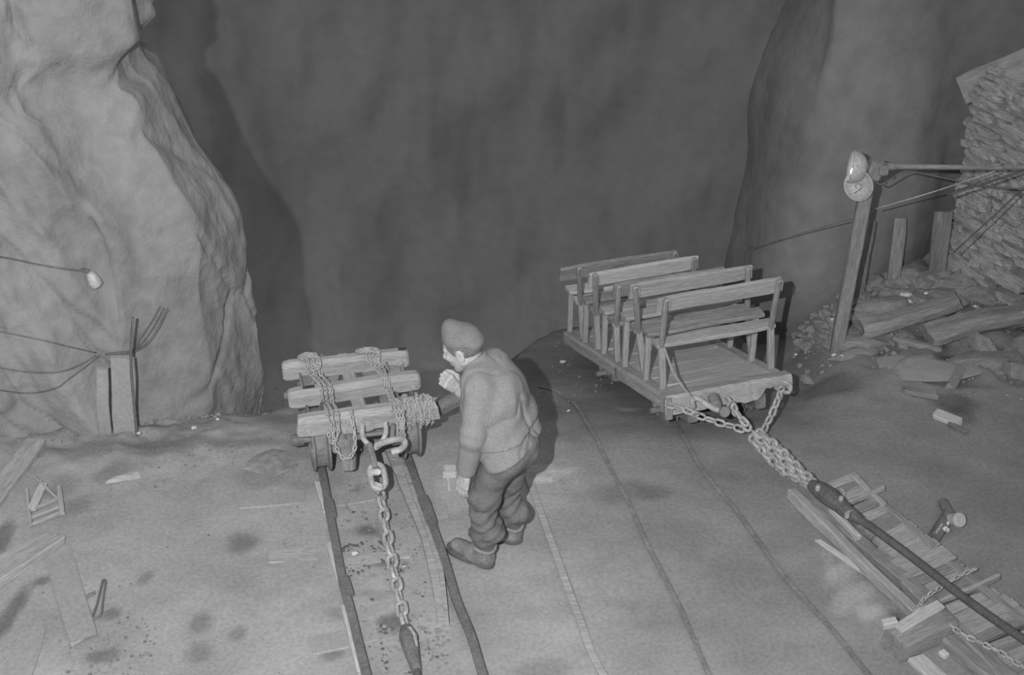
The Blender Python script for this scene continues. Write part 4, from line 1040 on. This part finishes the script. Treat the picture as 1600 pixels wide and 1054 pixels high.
wire('lowest sagging wire on the left wall', [LW(-20, 606), LW(40, 614), LW(85, 607), LW(110, 590), LW(155, 556)], .0045)
for i, (dx, l) in enumerate(((0, 'outer cable curving up from the wall post to the right'), (-6, 'middle cable curving up from the wall post'), (-12, 'inner cable curving up from the wall post'))):
    wire(l, [LW(165, 553), LW(185, 552 - i), LW(208, 550 - i * 2), LW(232 + dx, 535 - i * 4), LW(248 + dx, 512 - i * 4), LW(262 + dx, 483 - i * 2)], .0075 if i == 0 else .005)
pp = thing('wall_post', 'pale upright boards leaning against the left rock wall', 'post', GR(185, 655))
yb = min(LW(x, y, .0).y for x in (150, 165, 180, 195, 210) for y in (560, 590, 620, 640)) - .05
def foot(px, y=None):
    y = y or yb; p = PY(px, 650, y); p.z = gbase(p.x, p.y) - .02; return p
beam('board', foot(189), PY(192, 558, yb), .15, .03, M_MUD, pp, up=Vector((0, 1, 0)), seed=5)
beam('board', foot(160), PY(159, 575, yb), .08, .03, M_MUD, pp, up=Vector((0, 1, 0)), seed=6)
wire('thin dark pipe standing upright against the left rock wall', [foot(209, yb - .03), PY(206, 590, yb - .03), PY(205, 540, yb - .03), PY(208, 496, yb - .03)], .009, name='pipe')['category'] = 'pipe'

# ------------------------------------------------------------------ the man
man = thing('person', 'man in cap and work jacket bending over beside the chained cart', 'person', GR(765, 880))
V = Vector
def A(v): return np.array(v, np.float32)
FD = V((-.90, .43, 0)).normalized(); LD = V((-.43, -.90, 0)).normalized()      # facing and his left
# joints
PEL = PY(799, 690, 6.02)
CHE = PY(771, 616, 6.07)
NEC = PY(746, 567, 6.10)
SHL = PY(749, 611, 5.94); SHR = PY(764, 576, 6.22)
ELL = PY(739, 681, 5.86); WRL = PY(728, 737, 5.90)
ELR = PY(748, 640, 6.20); WRR = PY(716, 609, 6.14)
HIL = PEL + LD * .085 + V((0, 0, -.02)); HIR = PEL - LD * .085 + V((0, 0, -.02))
KNL = PY(757, 772, 5.96); KNR = PY(793, 752, 6.15)
gl = GR(755, 888); gr = GR(812, 851)
ANL = PY(757, 858, 5.97); ANR = PY(800, 824, 6.17)
print('MAN', PEL, CHE, NEC, SHL, ELL, WRL, KNL, ANL, gl, 'R', SHR, ELR, WRR, KNR, ANR, gr)
def build(name, fn, lo, hi, step, m, parent, label=None, post=None):
    Vt, Fc = nets(fn, lo, hi, step)
    Mx = Matrix.Translation(WM[parent.name].translation)
    off = A(Mx.translation)
    me = bpy.data.meshes.new(name); Vl = Vt - off
    me.vertices.add(len(Vl)); me.vertices.foreach_set('co', Vl.astype(np.float32).ravel())
    me.loops.add(len(Fc) * 4); me.loops.foreach_set('vertex_index', Fc.astype(np.int32).ravel())
    me.polygons.add(len(Fc)); me.polygons.foreach_set('loop_start', np.arange(len(Fc), dtype=np.int32) * 4); me.polygons.foreach_set('loop_total', np.full(len(Fc), 4, np.int32))
    me.update(calc_edges=True); me.validate(); me.polygons.foreach_set('use_smooth', np.ones(len(Fc), bool)); me.materials.append(m)
    o = link(name, me, parent, Mx)
    if label: o['label'] = label
    return o
def bounds(pts, pad):
    P = np.array([list(p) for p in pts]); return P.min(0) - pad, P.max(0) + pad

# ---- jacket
AX = (NEC - PEL).normalized()
def jacket(P):
    lat = A(LD)
    def col(a, b, o, ra, rb): return sd_cap(P, A(a) + lat * o, A(b) + lat * o, ra, rb)
    up = A(AX)
    d = None
    low = PEL + V((0, 0, -.03)) - FD * .01; mid = PEL.lerp(CHE, .55); che = CHE
    for o in (-.085, 0, .085):
        for a, b, ra, rb in ((low, mid, .138, .120), (mid, che, .118, .112)):
            e = col(a, b, o, ra, rb); d = e if d is None else smin(d, e, .05)
    for o in (-.10, 0, .10):
        e = col(che, CHE.lerp(NEC, .72) - FD * .02, o, .122, .082); d = smin(d, e, .05)
    d = smin(d, sd_cap(P, SHL, NEC - AX * .03, .070, .060), .05); d = smin(d, sd_cap(P, SHR, NEC - AX * .02, .072, .060), .05)
    d = smin(d, sd_ell(P, A(CHE - FD * .04 + V((0, 0, .03))), (.13, .155, .14)), .05)      # rounded back
    # blousing over the waistband: step at a tilted line
    n2 = (AX * .92 + FD * -.30 + LD * .12).normalized(); wp = PEL.lerp(CHE, .40)
    h = (P - A(wp)) @ A(n2)
    d = d - .020 * np.clip(.5 + h / .006, 0, 1) * np.exp(-np.clip(h, 0, 1) / .10)
    # sleeves
    s = sd_cap(P, SHL, ELL, .078, .066); s = smin(s, sd_cap(P, ELL, WRL, .066, .052), .03)
    s = s + .0035 * np.sin((P @ A((ELL - SHL).normalized())) * 75 + 3 * vnoise(P, 9, 3)) * np.exp(-(np.linalg.norm(P - A(ELL), axis=-1) / .11) ** 2)
    d = smin(d, s, .028)
    r = sd_cap(P, SHR, ELR, .078, .062); r = smin(r, sd_cap(P, ELR, ELR.lerp(WRR, .55), .062, .046), .03)
    d = smin(d, r, .02)
    # folds
    d = d + .010 * vnoise(P * A((1, 1, .6)), 17, 1) + .005 * vnoise(P, 45, 2)
    dg = (P @ A((FD * .6 + V((0, 0, .8)) + LD * .3).normalized()))
    for sc_, sd_, am in ((8, 41, .012), (13, 42, .008), (20, 43, .006)):
        q_ = P * A((1.2, 1.2, .75)); nn_ = vnoise(q_, sc_, sd_); d = d + am * np.exp(-(nn_ / .10) ** 2) * np.clip(.5 + vnoise(P, 9, sd_ + 5), 0, 1)
    d = d + .004 * np.sin(dg * 60 + 4 * vnoise(P, 7, 7)) * np.clip(1 - np.abs(h - .06) / .16, 0, 1)
    # hem plane, opened neck, cuff planes
    hn = (AX * .88 + FD * .12 + LD * .06).normalized(); hp = PEL + V((0, 0, -.045))
    body = smax(d, -((P - A(hp)) @ A(hn)), .006)
    slv = smin(s, r, .01)
    body = np.minimum(body, slv)
    for w, e in ((WRL, ELL),):
        body = np.maximum(body, np.where(np.linalg.norm(P - A(w), axis=-1) < .09, (P - A(w)) @ A((w - e).normalized()) + .008, -1))
    nk = sd_cap(P, NEC - AX * .02 + FD * .03, NEC + AX * .12 + FD * .06, .05, .065)
    body = smax(body, -nk, .01)
    # hollow underside
    inn = sd_cap(P, PEL - AX * .2, PEL.lerp(CHE, .2), .10, .10)
    return body
lo, hi = bounds([PEL, CHE, NEC, SHL, SHR, ELL, WRL, ELR, WRR], .19)
build('jacket', jacket, lo, hi, .007, M_JACKET, man)
# collar
def collar(P):
    a = NEC + FD * .005 - AX * .005; n = (AX * .9 + FD * .25).normalized()
    q = P - A(a); h = q @ A(n); rad = q - h[..., None] * A(n); R = np.linalg.norm(rad, axis=-1)
    ring = np.maximum(np.abs(R - (.070 - .15 * h)) - .007, np.abs(h - .008) - .026)
    front = q @ A(FD)
    ring = np.maximum(ring, front - .052)
    return ring - .003
lo, hi = bounds([NEC], .12); build('collar', collar, lo, hi, .005, M_JACKET, man)

# ---- trousers
def trousers(P):
    d = sd_cap(P, HIL - V((0, 0, .02)), HIR - V((0, 0, .02)), .122, .122)
    d = smin(d, sd_cap(P, A(PEL - FD * .05 + V((0, 0, -.02))), A(PEL - FD * .045 + V((0, 0, -.03))), .108, .105), .05)
    for H, K, An, ln in ((HIL, KNL, ANL, 0), (HIR, KNR, ANR, 1)):
        e = sd_cap(P, H, K, .115, .082)
        lowk = K.lerp(An, .72)
        e = smin(e, sd_cap(P, K, lowk, .082, .072), .03)
        e = smin(e, sd_ell(P, A(K.lerp(An, .62) - FD * .028), (.082, .082, .085)), .03)
        e = smin(e, sd_cap(P, lowk, An + V((0, 0, .03)), .068, .056), .02)
        along = P @ A((K - An).normalized())
        w = np.exp(-((np.linalg.norm(P - A(K.lerp(An, .35)), axis=-1)) / .17) ** 2)
        e = e + .0065 * w * np.sin(along * 80 + 5.5 * vnoise(P, 13, 5 + ln) + (P @ A(FD)) * 45 + (P @ A(LD)) * 20)
        e = np.maximum(e, A(An)[2] + .012 - P[..., 2])
        d = smin(d, e, .022)
    d = d + .010 * vnoise(P, 19, 11) + .004 * vnoise(P, 55, 12)
    dg = P @ A((V((0, 0, 1)) - FD * .7).normalized())
    for sc_, sd_, am in ((10, 51, .012), (17, 52, .009), (26, 53, .006)):
        nn_ = vnoise(P * A((.9, .9, 1.3)), sc_, sd_); d = d + am * np.exp(-(nn_ / .12) ** 2) * np.clip(.6 + vnoise(P, 9, sd_ + 5), 0, 1)
    d = d + .004 * np.sin(dg * 50 + 6 * vnoise(P, 10, 9)) * np.clip((A(PEL)[2] - P[..., 2]) * 6, 0, 1)
    return d
lo, hi = bounds([HIL, HIR, PEL, KNL, KNR, ANL, ANR], .16)
build('trousers', trousers, lo, hi, .007, M_TROUS, man)
# ---- boots with cuffs
for An, g, toe, ln in ((ANL, gl, GR(704, 863), 0), (ANR, gr, GR(768, 843), 1)):
    td = (toe - g); L = td.length; td.normalize(); sd = V((td.y, -td.x, 0))
    if (sd.dot(LD)) < 0: sd = -sd
    heel = V((An.x, An.y, 0)) - td * .050; heel.z = 0
    tip = heel + td * .285
    def boot(P, heel=heel, td=td, sd=sd, An=An, tip=tip):
        q = P - A(heel)
        d = sd_cap(P, A(heel + td * .045 + V((0, 0, .055))), A(heel + td * .12 + V((0, 0, .055))), .050, .052)
        d = smin(d, sd_cap(P, A(heel + td * .11 + V((0, 0, .045))), A(heel + td * .235 + V((0, 0, .044))), .050, .043), .02)
        d = smin(d, sd_cap(P, A(heel + td * .05 + V((0, 0, .06))), A(An + V((0, 0, .045))), .050, .053), .03)
        d = d + .0025 * vnoise(P, 70, 21)
        return np.maximum(d, .022 - P[..., 2])
    def sole(P, heel=heel, td=td, sd=sd):
        q = P - A(heel); x = q @ A(td); y = q @ A(sd); z = P[..., 2]
        hw = .040 + .012 * np.clip((x - .06) / .1, 0, 1)
        c = np.sqrt(np.maximum(0, np.abs(x - .140) - .092) ** 2 / 1.6 + np.maximum(0, np.abs(y)) ** 2) - (hw + .006)
        dd = np.maximum(c, np.abs(z - .016) - .013)
        arch = np.maximum(np.abs(x - .09) - .018, z - .012); return np.maximum(dd, -arch)
    lo, hi = bounds([heel, tip, An], .07); lo[2] = -.01; hi[2] = An.z + .09
    bt = build('boot', boot, lo, hi, .006, M_BOOT, man)
    so = build('sole', sole, lo, hi, .006, M_SOLE, bt)
# sock cuffs
for An in (ANL, ANR):
    mb = MB(); c = An + V((0, 0, .025)); ring = [c + V((math.cos(a) * .060, math.sin(a) * .058, .01 * math.sin(a * 2))) for a in [2 * math.pi * i / 16 for i in range(16)]]
    mb.tube(ring, .010, 6, closed=True); mb.obj('sock_cuff', M_JACKET, man, world=True, smooth=True)['label'] = 'pale sock rolled over boot top'

# ---- body: head, neck, arms, hands and hidden torso as one mesh
HO = PY(723, 542, 6.12)
tilt = math.radians(24); hf0 = V((-.95, .31, 0)).normalized()
hf = (hf0 * math.cos(tilt) + V((0, 0, -math.sin(tilt)))).normalized(); hu = (hf0 * math.sin(tilt) + V((0, 0, math.cos(tilt)))).normalized(); hs = hu.cross(hf).normalized()
HS = 1.03
HR = np.stack([A(hf), A(hs), A(hu)], 1)
def hl(x, y, z): return HO + (hf * x + hs * y + hu * z) * HS
def he(P, c, r): return sd_ell(P, A(hl(*c)), [k * HS for k in r], HR)
def hc(P, a, b, ra, rb): return sd_cap(P, A(hl(*a)), A(hl(*b)), ra * HS, rb * HS)
def head(P):
    d = he(P, (-.012, 0, .032), (.100, .079, .092))
    d = smin(d, he(P, (.036, 0, -.030), (.060, .058, .082)), .03)
    for s in (-1, 1):
        d = smin(d, hc(P, (.0, s * .050, -.055), (.058, s * .016, -.100), .022, .020), .025)
        d = smin(d, hc(P, (.083, s * .012, .024), (.070, s * .045, .024), .012, .012), .012)
        d = smin(d, he(P, (.066, s * .042, -.022), (.022, .022, .018)), .016)
        d = smax(d, -he(P, (.096, s * .030, .002), (.016, .017, .012)), .010)
        d = smin(d, he(P, (.080, s * .030, .001), (.013, .014, .012)), .002)
        e = he(P, (-.012, s * .080, -.012), (.022, .010, .034)); e = smax(e, -he(P, (-.008, s * .092, -.008), (.012, .008, .022)), .004)
        d = smin(d, e, .006)
    d = smin(d, he(P, (.074, 0, -.104), (.020, .022, .017)), .015)
    d = smin(d, hc(P, (.090, 0, .012), (.116, 0, -.030), .008, .013), .010)
    for s in (-1, 1): d = smin(d, he(P, (.104, s * .012, -.036), (.011, .009, .009)), .006)
    d = smin(d, he(P, (.090, 0, -.062), (.012, .024, .007)), .005)
    d = smin(d, he(P, (.088, 0, -.076), (.012, .020, .007)), .005)
    d = smax(d, -he(P, (.104, 0, -.069), (.012, .026, .0022)), .003)
    d = smin(d, sd_cap(P, A(hl(-.022, 0, -.045)), A(NEC + FD * .01 - AX * .05), .052, .058), .025)
    return d
def hand_prims(W, dirv, palmn, side, curl, thumb, S=1.0):
    """W wrist; dirv towards the knuckles; palmn out of the palm; side: +1 thumb on dirv x palmn"""
    dirv = dirv.normalized(); palmn = (palmn - dirv * palmn.dot(dirv)).normalized(); th = dirv.cross(palmn).normalized() * side
    pr = []
    for k, o in enumerate((.027, .009, -.009, -.026)):
        base = W + dirv * .030 * S + th * o * .6 * S; kn = W + dirv * (.088 - .004 * abs(k - 1)) * S + th * o * S
        pr.append((base, kn, .0145 * S, .0115 * S))
        p = kn; ang = 0; rs = (.0100, .0090, .0080, .0070); Ls = [(.040, .025, .019), (.044, .028, .020), (.041, .026, .019), (.033, .020, .017)][k]
        for j in range(3):
            ang += curl[j] * (1 + .06 * k); d = dirv * math.cos(ang) + palmn * math.sin(ang); q = p + d * Ls[j] * S
            pr.append((p, q, rs[j] * S, rs[j + 1] * S)); p = q
    t0 = W + dirv * .022 * S + th * .022 * S + palmn * .006 * S
    t1 = t0 + (dirv * .55 + th * .70 + palmn * .25 * 1).normalized() * .036 * S
    t2 = t1 + (dirv * thumb[0] + th * thumb[1] + palmn * thumb[2]).normalized() * .030 * S
    t3 = t2 + (dirv * thumb[0] + th * (thumb[1] - .4) + palmn * (thumb[2] + .2)).normalized() * .024 * S
    pr += [(t0, t1, .016 * S, .0125 * S), (t1, t2, .012 * S, .0105 * S), (t2, t3, .0105 * S, .0085 * S)]
    return pr
def hand_sdf(pr, W, E):
    def f(P):
        d = None
        palm = [p for i, p in enumerate(pr[:16]) if i % 4 == 0]
        for a, b, ra, rb in palm:
            e = sd_cap(P, a, b, ra, rb); d = e if d is None else smin(d, e, .012)
        for k in range(4):
            f_ = None
            for a, b, ra, rb in pr[k * 4 + 1:k * 4 + 4]:
                e = sd_cap(P, a, b, ra, rb); f_ = e if f_ is None else smin(f_, e, .003)
            d = smin(d, f_, .004)
        t = None
        for a, b, ra, rb in pr[16:]:
            e = sd_cap(P, a, b, ra, rb); t = e if t is None else smin(t, e, .004)
        d = smin(d, t, .007)
        d = smin(d, sd_cap(P, W - (W - E).normalized() * .01, W + (pr[0][1] - W) * .25, .026, .020), .015)
        d = smin(d, sd_cap(P, E, W, .038, .026), .012)
        return d
    return f
HLt = PY(719, 772, 5.91)
hpL = hand_prims(WRL, HLt - WRL, (-LD * .5 - FD * .6), 1, (.30, .45, .35), (.75, .15, .5), .95)
# thumb towards the front: choose the side facing FD
_d = (HLt - WRL).normalized(); _p = (-LD * .8 - FD * .2 + V((0, 0, -.1))); _t = _d.cross((_p - _d * _p.dot(_d)).normalized())
hpL = hand_prims(WRL + (WRL - ELL).normalized() * .0, _d, _p, 1 if _t.dot(FD) > 0 else -1, (.12, .28, .25), (.85, .10, .35), 1.15)
KR = PY(694, 590, 6.10)
_d2 = (KR - WRR).normalized(); _p2 = (FD * .15 + V((0, 0, -.2)) - LD * 1.0); _p2 = V((-.45, .75, -.25))
_t2 = _d2.cross((_p2 - _d2 * _p2.dot(_d2)).normalized())
hpR = hand_prims(WRR, _d2, _p2, 1 if _t2.dot(V((.1, .2, 1))) > 0 else -1, (1.2, 1.45, .9), (.7, .0, .6), 1.12)
hsL = hand_sdf(hpL, WRL, ELL.lerp(WRL, .45)); hsR = hand_sdf(hpR, WRR, WRR.lerp(ELR, .75))
def torso(P):
    d = sd_cap(P, PEL, CHE, .10, .11); d = smin(d, sd_cap(P, CHE, NEC, .10, .06), .05); d = smin(d, sd_cap(P, SHL, SHR, .05, .05), .04)
    for a, b, ra, rb in ((SHL, ELL, .042, .036), (ELL, ELL.lerp(WRL, .6), .036, .032), (SHR, ELR, .042, .036), (ELR, ELR.lerp(WRR, .5), .036, .032), (HIL, KNL, .075, .05), (KNL, ANL, .048, .034), (HIR, KNR, .075, .05), (KNR, ANR, .048, .034)):
        d = smin(d, sd_cap(P, a, b, ra, rb), .02)
    return d
Vs, Fs, nb = [], [], 0
for fn, lh, st in ((head, bounds([HO], .155), .0038), (hsL, bounds([p for a in hpL for p in a[:2]] + [ELL.lerp(WRL, .45)], .045), .0034), (hsR, bounds([p for a in hpR for p in a[:2]] + [WRR.lerp(ELR, .75)], .045), .0034), (torso, bounds([PEL, NEC, SHL, SHR, ELL, WRL, ELR, WRR, KNL, KNR, ANL, ANR], .13), .014)):
    v, f = nets(fn, lh[0], lh[1], st); Vs.append(v); Fs.append(f + nb); nb += len(v)
Vt = np.concatenate(Vs); Fc = np.concatenate(Fs)
me = bpy.data.meshes.new('body'); off = A(WM[man.name].translation)
me.vertices.add(len(Vt)); me.vertices.foreach_set('co', (Vt - off).astype(np.float32).ravel())
me.loops.add(len(Fc) * 4); me.loops.foreach_set('vertex_index', Fc.astype(np.int32).ravel())
me.polygons.add(len(Fc)); me.polygons.foreach_set('loop_start', np.arange(len(Fc), dtype=np.int32) * 4); me.polygons.foreach_set('loop_total', np.full(len(Fc), 4, np.int32))
me.update(calc_edges=True); me.validate(); me.polygons.foreach_set('use_smooth', np.ones(len(Fc), bool)); me.materials.append(M_SKIN)
link('body', me, man, Matrix.Translation(WM[man.name].translation))
# hair
def hair(P):
    d = he(P, (-.016, 0, .030), (.103, .083, .094)); q = (P - A(HO)) @ HR / HS
    d = np.maximum(d, -(q[..., 0] * -.8 + (q[..., 2] + .02) * .6 + .012) )
    d = np.maximum(d, q[..., 0] - .045 - q[..., 2] * .2)
    d = np.maximum(d, -(q[..., 2] + .050))
    d = d + .0015 * vnoise(P, 220, 4)
    e = he(P, (-.012, .082, -.012), (.028, .02, .036)); return np.maximum(d, -e)
lo, hi = bounds([HO], .14); build('hair', hair, lo, hi, .005, M_HAIR, man)
# cap: high-fronted soft cap sloping to the back
def capf(P):
    q = (P - A(HO)) @ HR / HS; x, y, z = q[..., 0], q[..., 1], q[..., 2]
    d = he(P, (-.012, 0, .050), (.102, .086, .078))
    d = smin(d, he(P, (.016, 0, .112), (.040, .050, .050)), .04)
    d = smin(d, he(P, (-.082, 0, .004), (.036, .060, .030)), .05)
    base = (z - .034 - .48 * x) / 1.11
    d = smax(d, -base, .006)
    d = d + .0025 / (1 + np.exp((base - .020) / -.0012)) * -1 + .001
    d = d + .004 * vnoise(P, 34, 31)
    return d
lo, hi = bounds([HO + V((0, 0, .04))], .19); build('cap', capf, lo, hi, .005, M_CAP, man)

print('FACE', [tuple(round(k) for k in proj(hl(*p))) for p in ((.1,0,.06),(.118,0,-.03),(.08,0,-.12),(-.012,.08,-.01))])
# breath hanging in the cold air by the raised hand
M_HAZE = bpy.data.materials.new('breath_vapour'); M_HAZE.use_nodes = True
nt = M_HAZE.node_tree; nt.nodes.clear(); o_ = nt.nodes.new('ShaderNodeOutputMaterial'); vs_ = nt.nodes.new('ShaderNodeVolumeScatter')
tc = nt.nodes.new('ShaderNodeTexCoord'); nz = nt.nodes.new('ShaderNodeTexNoise'); nz.inputs['Scale'].default_value = 9; nz.inputs['Detail'].default_value = 3
mr = nt.nodes.new('ShaderNodeMapRange'); mr.inputs[1].default_value = .42; mr.inputs[2].default_value = .75; mr.inputs[3].default_value = 0; mr.inputs[4].default_value = 2.6
nt.links.new(tc.outputs['Object'], nz.inputs[0]); nt.links.new(nz.outputs[0], mr.inputs[0]); nt.links.new(mr.outputs[0], vs_.inputs['Density']); nt.links.new(vs_.outputs[0], o_.inputs['Volume'])
import bmesh
bm = bmesh.new(); bmesh.ops.create_icosphere(bm, subdivisions=3, radius=1)
for v in bm.verts: v.co = Vector((v.co.x * .085, v.co.y * .05, v.co.z * .045)) * (1 + .25 * noise.noise(v.co * 2))
me = bpy.data.meshes.new('breath_vapour'); bm.to_mesh(me); bm.free(); me.materials.append(M_HAZE)
o = link('breath_vapour', me, None, Matrix.Translation(PY(678, 566, 6.25))); tag(o, 'faint puff of vapour hanging in the air before the man\'s face', 'vapour', kind='stuff')
